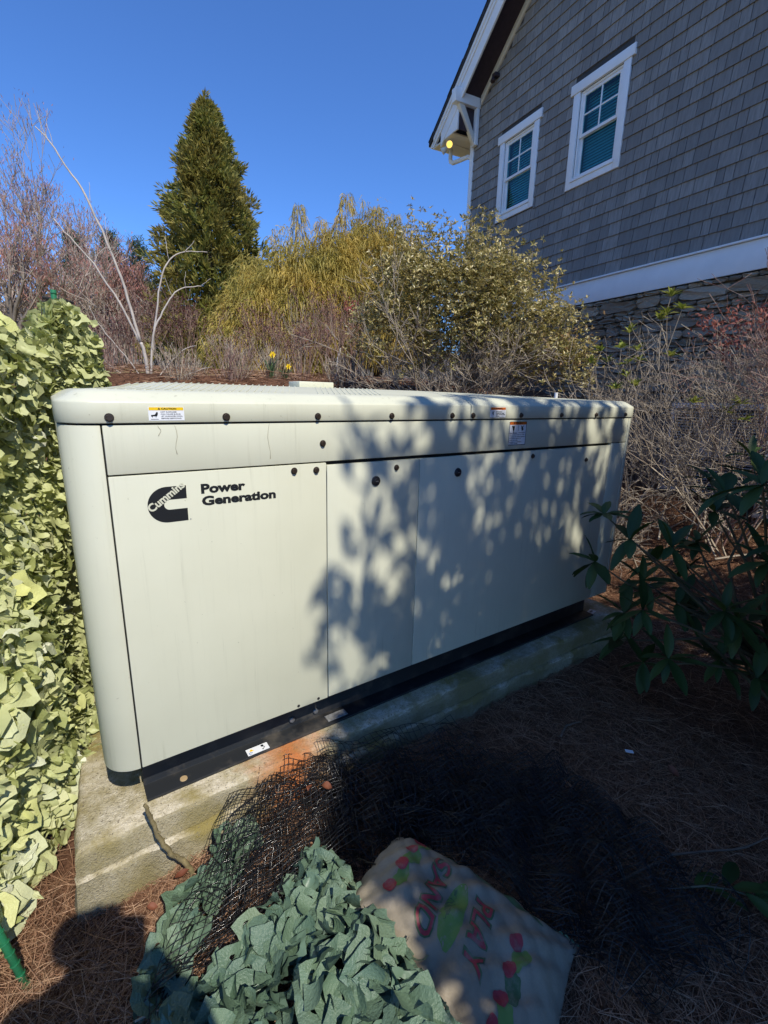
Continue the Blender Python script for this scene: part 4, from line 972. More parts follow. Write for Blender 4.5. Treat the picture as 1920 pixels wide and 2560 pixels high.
# white pipe and small things behind the cabinet
o = MB().cyl((0, 0, 0), (0, 0, 1), .014, h=1.62, n=12).obj('vent_pipe', M_TRIM); o.location = (3.33, .92, .06); tag(o, 'thin white pipe standing behind the right end of the generator', 'pipe')
o = MB().tube([(0, 0, 0), (.05, .02, .32), (.1, .03, .5)], .016, 8).obj('white_stake', M_TRIM); o.location = (3.72, 5.35, float(gz(3.72, 5.35))); tag(o, 'short leaning white stake on the mulch between the shrubs', 'stake')

# air conditioners by the house
M_AC = plain('light_grey_metal', (.55, .56, .56), .45, 0, .05)
M_ACD = plain('dark_coil', (.05, .055, .06), .6)
def condenser(x, y, z, w, h, label):
    T = empty('air_conditioner', (x, y, z), label, 'air conditioner', 'air conditioners beside the house', rz=rad(8))
    MB().box((-w/2+.03, -w/2+.03, .04), (w/2-.03, w/2-.03, h-.05)).obj('coil', M_ACD, T)
    MB().box((-w/2, -w/2, 0), (w/2, w/2, .045)).obj('base_pan', M_AC, T, bevel=.006)
    MB().box((-w/2-.01, -w/2-.01, h-.06), (w/2+.01, w/2+.01, h)).obj('top_cover', M_TRIM, T, bevel=.012)
    for sx in (-1, 1):
        for sy in (-1, 1): MB().box((sx*(w/2-.02)-.02, sy*(w/2-.02)-.02, .046), (sx*(w/2-.02)+.02, sy*(w/2-.02)+.02, h-.062)).obj('corner_post', M_AC, T, bevel=.004)
    z_ = .08
    sl = MB().box((-w/2+.045, -w/2-.002, 0), (w/2-.045, -w/2+.006, .012)).box((-w/2-.002, -w/2+.045, 0), (-w/2+.006, w/2-.045, .012)).mesh('louver_bar', M_AC)
    while z_ < h-.09:
        o = link('louver_bar', sl, T); o.location.z = z_; z_ += .03
    MB().box((-w/2-.006, -.16, h*.42), (-w/2-.0025, .16, h*.72)).obj('badge_plate', M_AC, T)
condenser(5.98, .62, float(gz(5.98, .62)), .86, .96, 'larger grey air conditioner half hidden by the bare bush, close to the house wall')
condenser(5.5, -.35, float(gz(5.5, -.35))-.05, .72, .70, 'lower grey air conditioner seen through twigs at the right edge')

# ------------------------------------------------------------------ far trees
def bare_tree(label, x, y, h, seed, sp=.8, twig=M_TWIG_MAPLE, bud=M_BUD, n0=11, group='leafless trees beyond the lawn'):
    z0 = float(gz(x, y)); T = empty('bare_tree', (x, y, z0), label, 'tree', group); r = random.Random(seed); segs = []; tips = []
    grow((x, y, z0-.1), [(r.uniform(-.15, .15), 0, 1) for k in range(3)], h*.30, .075, 0, 5, (1, 1), .6, .07, .04, .3, .01, r, segs, None)
    for i in range(n0):
        a = r.uniform(0, 6.28); q = r.uniform(.15, 1)
        grow((x, y, z0+h*r.uniform(.08, .3)), [(math.cos(a)*q*sp*1.5, math.sin(a)*q*sp*1.5, 1)], h*.36, .045, 3, 4, (2, 3), .54, .08, .07, .36, .0060, r, segs, tips)
    segobj('trunk', segs, M_BARK, T, lambda s: s[4] == 0, 5); segobj('branch', segs, twig, T, lambda s: s[4] > 0, kind='stuff')
    P = np.array([t_[0] for t_ in tips]); m = len(P)*2; P = np.repeat(P, 2, 0)+rng.normal(0, .09, (m, 3))
    if bud: leaves_at('buds', P, rsph(m)*.5+[0, 0, .8], rng.uniform(.06, .16, m), rng.uniform(.012, .022, m), bud, T)
bare_tree('reddish budding leafless tree at the far left, tallest of its row', .0, 18.4, 7.0, 31)
bare_tree('reddish leafless tree leaning over the left edge of the picture', -1.7, 18.0, 6.3, 32)
bare_tree('pale leafless tree right of the tallest reddish one, in front of the pines', 1.35, 17.0, 4.6, 33)
bare_tree('low grey leafless tree behind the peak of the netting', .55, 14.0, 3.0, 34, .7)
bare_tree('small brown leafless tree between the netting and the cone-shaped evergreen', 1.75, 13.2, 2.9, 35, .6, M_TWIG_RED, M_BUD)
bare_tree('grey leafless tree low down at the left edge behind the netting', -.6, 12.5, 2.9, 36, .7)
def pine(label, x, y, h, seed, w=1.0):
    z0 = float(gz(x, y)); T = empty('pine_tree', (x, y, z0), label, 'tree', 'pines beyond the lawn')
    MB().tube([(0, 0, 0), (.05, 0, h*.5), (.02, 0, h)], [.16, .1, .02], 7).obj('trunk', M_BARK, T, sm=True)
    n = 150; hh = rng.uniform(.25, 1, n); a = rng.random(n)*6.28; r_ = w*(1.05-hh)*rng.uniform(.5, 1.5, n)+.1
    C = np.stack([x+np.cos(a)*r_, y+np.sin(a)*r_, z0+hh*h+.1*r_], -1); k = 34
    P = np.repeat(C, k, 0)+rng.normal(0, .10, (n*k, 3)); D = rsph(n*k)+[0, 0, .5]
    leaves_at('crown', P, D, rng.uniform(.14, .30, n*k), rng.uniform(.03, .05, n*k), leafy('pine_needle', [(.03, .06, .03), (.06, .10, .05), (.10, .15, .08)], .6, .2), T)
    segs = [((x, y, z0+hh_*h-.15), tuple(c), .03, .01, 0) for hh_, c in zip(hh, C)]; segobj('branch', segs, M_BARK, T)
pine('bluish green pine just left of the cone-shaped evergreen', 4.3, 26, 6.2, 1, 1.3)
pine('green pine behind the long arching pale stem', 2.7, 23, 5.4, 2, 1.1)
pine('pine half hidden by the reddish leafless trees', 1.6, 25, 5.9, 3, 1.1)
# far brush line : reads as one mass
def brush():
    segs = []; r = random.Random(77)
    for i in range(340):
        x = r.uniform(-5, 11); y = r.uniform(12.5, 22); z = float(gz(x, y))
        for k in range(2): grow((x, y, z), [(r.gauss(0, .35), r.gauss(0, .2), 1)], r.uniform(.8, 1.5), .016, 2, 3, (2, 3), .6, .14, .05, .55, .008, r, segs, [])
    o = segobj('brush_thicket', segs, M_TWIG_MAPLE, None); tag(o, 'low brown tangle of brush far behind the trees', 'brush', kind='stuff')
    # wooded rise on the horizon
    xs = np.linspace(-220, 260, 97); ys = np.linspace(45, 150, 24); X, Y = np.meshgrid(xs, ys, indexing='ij'); t_ = (Y-45)/105
    Z = 1.0+13*np.sin(np.pi*np.clip(t_, 0, 1))*(1+.25*np.sin(X*.05)+.12*np.sin(X*.21+1))+rng.normal(0, .35, X.shape)
    a = (np.arange(96)[:, None]*24+np.arange(23)[None]).ravel()
    m, t, b, o_ = mat_new('winter_woodland'); n = noise(t, .35, 8, .75); t.links.new(ramp(t, n, [(.3, (.07, .06, .055)), (.5, (.14, .115, .10)), (.7, (.12, .13, .09))]), b.inputs['Base Color']); b.inputs['Roughness'].default_value = 1; bump(t, b, n, 1, 1.5)
    tag(link('wooded_hill', np_mesh('wooded_hill', np.stack([X, Y, Z], -1).reshape(-1, 3), np.stack([a, a+24, a+25, a+1], -1), m, True)), 'low wooded winter hill on the horizon', 'hill', kind='structure')
brush()

# ------------------------------------------------------------------ rhododendron at the right edge, in the shade
def rhodo_leaf(seed, L=1, Wd=.32):
    r = random.Random(seed); V = []; F = []; nx, ny = 7, 5; c1 = r.uniform(-.12, .05)-.10; tw = r.uniform(-.25, .25)
    for i in range(nx):
        t_ = i/(nx-1); w = Wd*.5*(math.sin(math.pi*min(1, t_*.94+.03))**.8); 
        for j in range(ny):
            u = (j/(ny-1)-.5)*2; a = tw*t_; y = u*w; z = abs(u)*w*.25+c1*t_*t_*1.2+.012*math.sin(t_*14+u*3)
            V.append((t_*L, y*math.cos(a)-z*math.sin(a), y*math.sin(a)+z*math.cos(a)))
    for i in range(nx-1):
        for j in range(ny-1): F.append((i*ny+j, (i+1)*ny+j, (i+1)*ny+j+1, i*ny+j+1))
    return np_mesh('leaf', V, F, None, True)
M_RHODO = leafy('rhododendron_leaf', [(.024, .052, .013), (.04, .078, .018), (.06, .10, .026), (.032, .064, .016)], .5, .12, spec=.3, objrand=True)
M_RSTEM = plain('green_brown_stem', (.10, .09, .05), .6, 0, .3)
RL = [rhodo_leaf(i) for i in range(6)]
for m_ in RL: m_.materials.append(M_RHODO)
def whorl(T, p, d, n, size, r, droop=.0):
    d = Vector(d).normalized(); t1 = d.orthogonal().normalized(); t2 = d.cross(t1); base = Vector(T.location)
    for k in range(n):
        a = k*2.399+r.uniform(-.25, .25); e = r.uniform(.05, .75)
        D = (t1*math.cos(a)+t2*math.sin(a))*math.cos(e)+d*math.sin(e)-Vector((0, 0, droop*r.uniform(.3, 1)))
        o = link('leaf', r.choice(RL), T); o.location = Vector(p)-base; q = D.to_track_quat('X', 'Z'); o.rotation_euler = q.to_euler(); s_ = size*r.uniform(.7, 1.12); o.scale = (s_, s_*r.uniform(.85, 1.15), s_)
def rhododendron():
    bx, by = 2.75, -1.0; T = empty('rhododendron', (bx, by, 0), 'large-leaved dark green rhododendron in shade at the right edge', 'shrub'); r = random.Random(8)
    W = [((2.02, -.32, 1.03), (-.35, .1, 1), 8), ((1.93, -.36, .80), (-1, .35, .12), 8), ((2.15, -.50, .70), (-.2, -.5, .5), 7), ((2.18, -.42, .48), (-.6, -.2, .35), 8), ((2.3, -.62, .58), (.0, -.6, .4), 7),
         ((2.12, -.62, .92), (-.2, -.5, .6), 6), ((2.25, -.72, 1.10), (0, -.4, .8), 7), ((2.35, -.85, 1.28), (-.2, -.3, 1), 8), ((2.1, -.80, 1.22), (-.4, -.1, 1), 7), ((2.4, -.95, .85), (-.2, -.7, .4), 8), ((2.25, -.9, .62), (-.3, -.6, .2), 8),
         ((2.05, -.72, .40), (-.5, -.3, .4), 8), ((2.3, -1.0, .36), (-.3, -.6, .4), 8), ((2.5, -1.1, 1.05), (0, -.5, .8), 8), ((2.55, -.55, .85), (.2, .2, .8), 7), ((2.5, -.35, .5), (.1, .3, .6), 7), ((2.7, -.7, 1.1), (.2, .1, 1), 7), ((2.6, -1.25, .6), (-.1, -.8, .3), 8),
         ((2.2, -.55, .24), (-.6, -.1, .3), 7), ((2.45, -.8, .3), (-.2, -.6, .3), 7), ((2.75, -1.2, 1.3), (0, -.3, 1), 8), ((2.45, -.60, 1.22), (0, .0, 1), 7), ((2.9, -.9, .8), (.3, 0, .8), 7), ((2.15, -.98, .95), (-.5, -.4, .6), 8), ((2.05, -.9, .72), (-.6, -.5, .3), 7), ((1.98, -.60, .62), (-.8, -.1, .3), 7),
         ((2.35, -.45, .75), (-.1, .4, .6), 7), ((2.6, -.9, .55), (0, -.6, .5), 7), ((2.2, -1.15, .62), (-.4, -.7, .3), 7), ((2.3, -1.15, 1.15), (-.2, -.5, .8), 8), ((1.90, -.98, 1.30), (-.5, .1, .7), 8), ((2.1, -1.25, .35), (-.4, -.5, .5), 7), ((2.4, -1.3, .9), (-.2, -.7, .5), 7), ((2.8, -.45, .62), (.2, .5, .5), 6), ((1.96, -.50, .95), (-.6, .2, .6), 6), ((2.22, -.40, .30), (-.3, .3, .4), 6), ((2.6, -.7, .25), (.1, -.2, .5), 6), ((2.0, -1.08, 1.08), (-.4, -.2, .8), 7), ((2.5, -1.05, .45), (0, -.6, .5), 7)]
    for i in range(16): W.append(((r.uniform(2.5, 3.3), r.uniform(-1.75, -.5), r.uniform(.25, 1.5)), (r.uniform(-.5, .2), r.uniform(-.6, .3), .6), 7))
    for p, d, n in W:
        whorl(T, p, d, n, .165, r, .25)
    for p, d, n in W:
        b = Vector((bx+r.uniform(-.15, .15), by+r.uniform(-.15, .15), r.uniform(.02, .35))); p = Vector(p); m1 = b.lerp(p, .5)+Vector((r.uniform(-.08, .08), r.uniform(-.08, .08), .06)); m2 = b.lerp(p, .82)+Vector((0, 0, .02))
        MB().tube([b-Vector(T.location), m1-Vector(T.location), m2-Vector(T.location), p-Vector(T.location)], [.010, .007, .005, .004], 6).obj('stem', M_RSTEM, T, sm=True)
rhododendron()
q_ = [o for o in COL.objects if o.name == 'rhododendron'][0]; q_.location += Vector((.13, .03, .03))

# shade: a tall evergreen and a big broad-leaved shrub standing behind the viewer on the right
def broadleaf(name, label, cat, bx, by, hh, blobs, ymax, seed, size, k=7):
    T = empty(name, (bx, by, 0), label, cat); r = random.Random(seed); segs = []
    grow((bx, by, -.1), [(0, 0, 1)], hh, .05+.03*hh, 0, 6, (1, 1), .6, .03, .04, .3, .01, r, segs, None)
    rr = np.random.default_rng(seed); CC = []
    if isinstance(blobs, np.ndarray): CC.append(blobs); blobs = ()
    for (c, R_, m) in blobs:
        v = nrm(rr.normal(size=(m, 3))); q = rr.random(m)**.36
        lob = 1+.16*np.sin(np.arctan2(v[:, 2], v[:, 0])*7+v[:, 1]*4)
        CC.append(np.array(c)+v*np.array(R_)*(q*lob)[:, None])
    C = np.concatenate(CC); C = C[(C[:, 2] > .25) & (C[:, 1] < ymax)]
    n = len(C)
    for c in C[::6]: segs.append(((bx+r.gauss(0, .06), by+r.gauss(0, .06), min(hh, max(.5, c[2]-r.uniform(.5, 1.2)))), tuple(c), .012, .005, 2))
    segobj('trunk', segs, M_BARK, T, lambda s: s[4] == 0, 7); segobj('branch', segs, M_BARK, T, lambda s: s[4] > 0)
    P = np.repeat(C, k, 0)+rr.normal(0, .03, (n*k, 3)); A = rr.random(n*k)*6.28; e = rr.uniform(-.2, .9, n*k)
    D = np.stack([np.cos(A)*np.cos(e), np.sin(A)*np.cos(e), np.sin(e)], -1); L = rr.uniform(size*.8, size*1.25, n*k)
    leaves_at('crown', P, D, L, L*.38, M_RHODO2, T, N=rr.normal(0, .6, (n*k, 3))+[0, 0, 1])
def shade_plants():
    rr = np.random.default_rng(11); n = 1250
    zz = rr.uniform(4.2, 6.35, n); xx = rr.uniform(.35, 3.45, n)
    edge = .585+.34*np.maximum(0, zz-4.9)+.16*np.sin(zz*7.3)+.10*np.sin(zz*17+1)
    dens = np.clip((xx-edge)/.35, 0, 1)*np.clip((6.3-zz)/.55, 0, 1)*np.clip((3.4-xx)/.5, 0, 1)*(.40+.60*(np.sin(xx*5.1+zz*2.3)*np.sin(zz*4.7-xx*1.9) > -.45))
    k_ = rr.random(n) < dens; pts = np.stack([xx, rr.uniform(-4.05, -3.45, n), zz], -1)[k_]
    broadleaf('evergreen_magnolia', 'tall broad-leaved evergreen tree whose crown dapples the right part of the generator', 'tree', 2.6, -4.1, 4.8, pts, -3.3, 5, .125, 7)
    broadleaf('broadleaf_shrub', 'big dense broad-leaved shrub shading the straw and the sandbag', 'shrub', 2.6, -3.1, 2.2,
              [((2.75, -3.05, 2.35), (2.05, 1.15, 1.25), 1200), ((1.45, -2.75, 2.7), (.88, .85, .95), 420), ((1.06, -2.7, 2.35), (.50, .6, .80), 950), ((1.22, -2.8, 2.75), (.6, .5, .6), 420), ((1.6, -2.25, 1.5), (.9, .45, .75), 300), ((4.3, -2.5, 1.6), (1.0, .7, 1.4), 350), ((2.0, -2.6, 2.6), (1.3, .8, .65), 420), ((1.7, -2.7, 1.3), (.9, .7, .9), 300)], -1.75, 6, .13)
M_RHODO2 = leafy('evergreen_leaf', [(.022, .05, .014), (.035, .075, .02), (.055, .10, .03)], .4, .12, spec=.5)
shade_plants()

# ------------------------------------------------------------------ pine straw
def straw():
    n = 52000
    x = np.concatenate([rng.uniform(-.75, 3.6, n//2), rng.uniform(-.7, 2.4, n-n//2)]); y = np.concatenate([rng.uniform(-1.7, 1.5, n//2), rng.uniform(-1.5, .1, n-n//2)])
    onpad = (x > -.21) & (x < 3.05) & (y > -.05); x, y = x[~onpad], y[~onpad]
    # bank behind
    m = 14000; xb = np.r_[rng.uniform(-1.5, 5, m), rng.uniform(3.06, 5.6, m)]; yb = np.r_[rng.uniform(2.6, 7, m), rng.uniform(-1, 2, m)]; x = np.r_[x, xb]; y = np.r_[y, yb]; big = np.r_[np.ones(len(x)-2*m), np.full(m, 4.0), np.full(m, 1.5)]
    n = len(x); a = rng.random(n)*6.28; L = rng.uniform(.07, .19, n); z = gz(x, y)+rng.random(n)**1.5*.022*big
    d = np.stack([np.cos(a), np.sin(a), rng.normal(0, .10, n)], -1); s = np.stack([-np.sin(a), np.cos(a), np.zeros(n)], -1)*(L*rng.normal(0, .12, n))[:, None]
    p = np.stack([x, y, z], -1); PT = np.stack([p-d*L[:, None]*.5, p+s*.8+[0, 0, .004], p+d*L[:, None]*.5], 1)
    PT[..., 2] = np.maximum(PT[..., 2], gz(PT[..., 0], PT[..., 1])-.004)
    o = link('pine_straw', strip_mesh('pine_straw', PT, rng.uniform(.0011, .0022, n)*big, M_STRAW, side=np.stack([-np.sin(a), np.cos(a), rng.normal(0, .5, n)], -1)))
    tag(o, 'layer of fallen brown pine needles over the ground', 'pine straw', kind='stuff')
straw()

# ------------------------------------------------------------------ camouflage flaps
def flap_proto(seed, mat, K=13, folds=2, fang=(35, 95), lob=1.0, asp=(1.15, 1.7)):
    """a cut scrap of cloth: irregular lobed outline, creased along a few lines and curled"""
    r = random.Random(seed); a_ = r.uniform(*asp); ph = [r.uniform(0, 6.28) for _ in range(5)]; V = [Vector((.5, 0, 0))]; RG = 3
    for q in range(1, RG+1):
        for i in range(K):
            t = i/K*6.2832; R_ = .5*(1+lob*(.16*math.sin(2*t+ph[0])+.20*math.sin(3*t+ph[1])+.14*math.sin(5*t+ph[2])))*(q/RG)**.9
            V.append(Vector((.5+math.cos(t)*R_, math.sin(t)*R_/a_, r.gauss(0, .010)*q)))
    c1 = r.uniform(-.8, .8); c2 = r.uniform(-1.2, 1.2)
    for v in V: v.z += c1*(v.x-.5)**2+c2*v.y*v.y*1.4+.05*math.sin(v.x*9+ph[3])*math.sin(v.y*11+ph[4])
    for k in range(folds):
        an = r.uniform(0, 6.28); d = Vector((math.cos(an), math.sin(an), 0)); nn = Vector((-d.y, d.x, 0)); o_ = Vector((.5, 0, 0))+nn*r.uniform(.06, .24); M = Matrix.Rotation(rad(r.uniform(*fang))*r.choice((-1, 1)), 3, d)
        for i, v in enumerate(V):
            w = (v-o_).dot(nn)
            if w > 0: V[i] = o_+M @ (v-o_)
    mb = MB(); mb.v = [tuple(v) for v in V]
    for i in range(K): mb.f.append((0, 1+i, 1+(i+1) % K))
    for q in range(RG-1):
        for i in range(K): a, b = 1+q*K+i, 1+q*K+(i+1) % K; mb.f.append((a, a+K, b+K)); mb.f.append((a, b+K, b))
    me = mb.mesh('flap', mat, recalc=False); smooth(me); me.set_sharp_from_angle(angle=rad(28)); return me
def cell_proto(seed, mat, amp=.05):
    """one cell of die-cut cloth: the sheet round a U-shaped hole and the tongue that curls out of it"""
    r = random.Random(seed); K = 16; V = []; F = []
    ph = [r.uniform(0, 6.28) for _ in range(6)]; hx, hy = r.uniform(.24, .36), r.uniform(.24, .38); tilt = Matrix.Rotation(r.gauss(0, .30), 3, 'X') @ Matrix.Rotation(r.gauss(0, .30), 3, 'Y')
    zf = lambda x, y: amp*(math.sin(x*5+ph[0])+math.sin(y*6+ph[1])+.7*math.sin((x+y)*9+ph[2]))
    for q in (0, 1):
        for k in range(K):
            t = k/K*6.2832; c, s_ = math.cos(t), math.sin(t)
            if q == 0:
                m = .60/max(abs(c), abs(s_))**.75; w = m*(1+.10*math.sin(3*t+ph[3])+.07*math.sin(5*t+ph[4])); x, y = c*w, s_*w
            else:
                w = 1+.16*math.sin(2*t+ph[5])+.10*math.sin(3*t+ph[3]); x, y = c*hx*w, s_*hy*w
            V.append(tilt @ Vector((x, y, zf(x, y))))
    for k in range(K):
        a, b = k, (k+1) % K; F += [(a, b, K+b), (a, K+b, K+a)]
    cv = r.uniform(.5, 2.6); ln = r.uniform(.55, .95); b0 = len(V); tw = r.gauss(0, .4)
    for i in range(5):
        t = i/4; a = cv*t; X = ln*math.sin(a)/cv; Z = ln*(1-math.cos(a))/cv; wd = hy*(1.02-.15*t-.55*t**3)
        for j in (-1, 0, 1):
            V.append(tilt @ Vector((-hx*1.02+X+.03*math.sin(t*6+j+ph[1]), j*wd*math.cos(tw*t)+.05*math.sin(t*5+ph[0]), zf(-hx, 0)+Z+j*wd*math.sin(tw*t)+.05*j*j)))
    for i in range(4):
        for j in range(2): a = b0+i*3+j; F.append((a, a+3, a+4, a+1))
    mb = MB(); mb.v = [tuple(v) for v in V]; mb.f = F
    bm_me = mb.mesh('flap', mat, recalc=False)
    bm = bmesh.new(); bm.from_mesh(bm_me); bmesh.ops.triangulate(bm, faces=bm.faces); bm.to_mesh(bm_me); bm.free()
    smooth(bm_me); bm_me.set_sharp_from_angle(angle=rad(38)); return bm_me
def joined_flaps(name, items, parent, mat):
    VV = []; FF = []; n = 0
    for me, M in items:
        v = np.empty(len(me.vertices)*3, np.float32); me.vertices.foreach_get('co', v); v = v.reshape(-1, 3); Mn = np.array(M)
        VV.append(v@Mn[:3, :3].T+Mn[:3, 3]); f = np.array([p.vertices[:] for p in me.polygons]); FF.append(f+n); n += len(v)
    return tag(link(name, np_mesh(name, np.concatenate(VV), np.concatenate(FF), mat, False), parent), kind='stuff')

def light_net_mat():
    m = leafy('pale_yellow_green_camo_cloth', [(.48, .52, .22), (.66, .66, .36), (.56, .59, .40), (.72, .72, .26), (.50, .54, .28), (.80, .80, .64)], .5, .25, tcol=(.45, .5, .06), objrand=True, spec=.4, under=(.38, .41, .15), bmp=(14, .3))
    return m
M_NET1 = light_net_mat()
def light_net():
    T = empty('camouflage_net', (-.3, .6, 0), 'pale yellow-green leafy camouflage netting hung beside the left end of the generator', 'netting')
    base = np.array([(-1.0, -.45), (-.62, -.16), (-.43, .02), (-.30, .36), (-.235, .70), (-.20, 1.05), (-.13, 1.32), (-.02, 1.52), (.14, 1.60)])
    topx = np.array([(-1.0, -.35, 1.75), (-.75, -.02, 1.82), (-.50, .30, 1.92), (-.30, .78, 1.90), (-.19, 1.12, 1.82), (-.06, 1.36, 2.00), (.02, 1.45, 2.05), (.10, 1.50, 1.90), (.18, 1.52, 1.62)])
    tb = np.linspace(0, 1, len(base))
    def surf(u, v):
        b = np.array([np.interp(u, tb, base[:, i]) for i in range(2)]); t_ = np.array([np.interp(u, tb, topx[:, i]) for i in range(3)])
        p = np.array([b[0], b[1], float(gz(b[0], b[1]))+.02]); q = p+(t_-p)*v
        bl = .045*math.sin(u*17+v*6)+.035*math.sin(v*13-u*9)
        d = np.array([.92, -.38, 0]); kick = .10*(1-v)**3
        return Vector(q+d*(bl*(1-v*.4)+kick))
    r = random.Random(17); protos = [flap_proto(100+i, M_NET1, 13, 2, (25, 80), 1.35, (1.1, 2.0)) for i in range(8)]; cells = [cell_proto(500+i, M_NET1) for i in range(20)]
    B = Vector(T.location); items = []
    def place(u, v, size, back=0, rough=.9):
        p = surf(u, v); e = .01
        du = (surf(min(1, u+e), v)-surf(max(0, u-e), v)).normalized(); dv = (surf(u, min(1, v+e))-surf(u, max(0, v-e))).normalized(); nn = du.cross(dv).normalized()
        if nn.x < 0: nn = -nn
        a = r.gauss(0, 1.2); dn = -dv*math.cos(a)+du*math.sin(a); tilt = r.gauss(.35 if rough > .5 else .12, .55*rough)
        X = (dn*math.cos(tilt)+nn*math.sin(tilt)).normalized(); Z = (nn*math.cos(tilt)-dn*math.sin(tilt)).normalized()
        roll = r.gauss(0, .6*rough); Yv = Z.cross(X); Y2 = Yv*math.cos(roll)+Z*math.sin(roll); Z2 = X.cross(Y2)
        M = Matrix(((X.x, Y2.x, Z2.x, 0), (X.y, Y2.y, Z2.y, 0), (X.z, Y2.z, Z2.z, 0), (0, 0, 0, 1)))
        q = p-B-nn*back+nn*r.uniform(-.01, .03)
        return Matrix.Translation(q) @ M @ Matrix.Diagonal((size, size, size, 1))
    front = []
    N = 3900
    for i in range(N):
        u = (i*.61803+r.uniform(0, .01)) % 1; u = .08+.92*u; v = ((i+.5)/N+r.uniform(-.004, .004)); v = min(max(v, 0.0), 1)
        cl = r.random() < .66
        front.append((r.choice(cells if cl else protos), place(u, v, (r.choice((.045, .055, .065, .075, .09)) if cl else r.choice((.045, .055, .07)))*r.uniform(.85, 1.15)*(1.14-.3*u), 0, .28 if cl else .9)))
    def vis(it):
        p = it[1].to_translation()+B; s_ = it[1].to_scale()[0]; d = p-CAM; dep = d.dot(fwd); uu = d.dot(RT)/dep if dep > 0 else -9
        return s_/dep if dep > .2 and uu > -.84 else 0
    front.sort(key=vis, reverse=True)
    for k, (me, M) in enumerate(front):
        if k < 290: o = link('flap', me, T); o.matrix_local = M
        else: items.append((me, M))
    for i in range(1900): items.append((r.choice(protos), place(r.uniform(.06, 1), r.random()**.9, r.uniform(.06, .12), r.choice((.05, .09)))))
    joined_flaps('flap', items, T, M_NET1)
    # string net that carries the flaps
    segs = []
    for i in range(46):
        u = i/45
        for j in range(24):
            v = j/24; a = surf(u, v)-Vector((.92, -.38, 0))*.03; b = surf(min(1, u+.012*(1 if (i+j) % 2 else -1)), v+1/24)-Vector((.92, -.38, 0))*.03; segs.append((tuple(a), tuple(b), .0022, .0022, 0))
            if i < 45: c = surf(u+1/45, v)-Vector((.92, -.38, 0))*.03; segs.append((tuple(a), tuple(c), .0022, .0022, 0))
    segobj('string_net', segs, plain('dark_cord', (.03, .035, .025), .8), T)
light_net()
M_STAKE = plain('green_plastic_stake', (.02, .16, .07), .4, 0, .2)
def stake(pts, r, label):
    T = empty('garden_stake', pts[0], label, 'stake', 'green garden stakes'); P0 = Vector(pts[0]); Q = [Vector(p)-P0 for p in pts]
    MB().tube(Q, r, 10).obj('pole', M_STAKE, T, sm=True)
    d = (Q[-1]-Q[0]); L = d.length; k = MB()
    for i in range(int(L/.035)):
        c = Q[0]+d*(i+.5)/int(L/.035); k.cyl(c, d, r*1.16, h=.004, n=10)
    k.obj('ridge', M_STAKE, T)
    return T
t = stake([(-.06, 1.56, 0), (-.05, 1.54, 1.2), (-.03, 1.50, 2.10)], .013, 'green plastic stake poking out of the top of the netting')
MB().tube([(-.02, -.05, 2.06), (.07, -.07, 2.055), (.11, -.05, 2.05)], .007, 6).obj('cable_tie', M_SEAL, t)
stake([(-.36, -.20, -.05), (-.42, -.12, .18), (-.50, -.02, .5)], .011, 'green plastic stake leaning into the ground at the lower left edge')

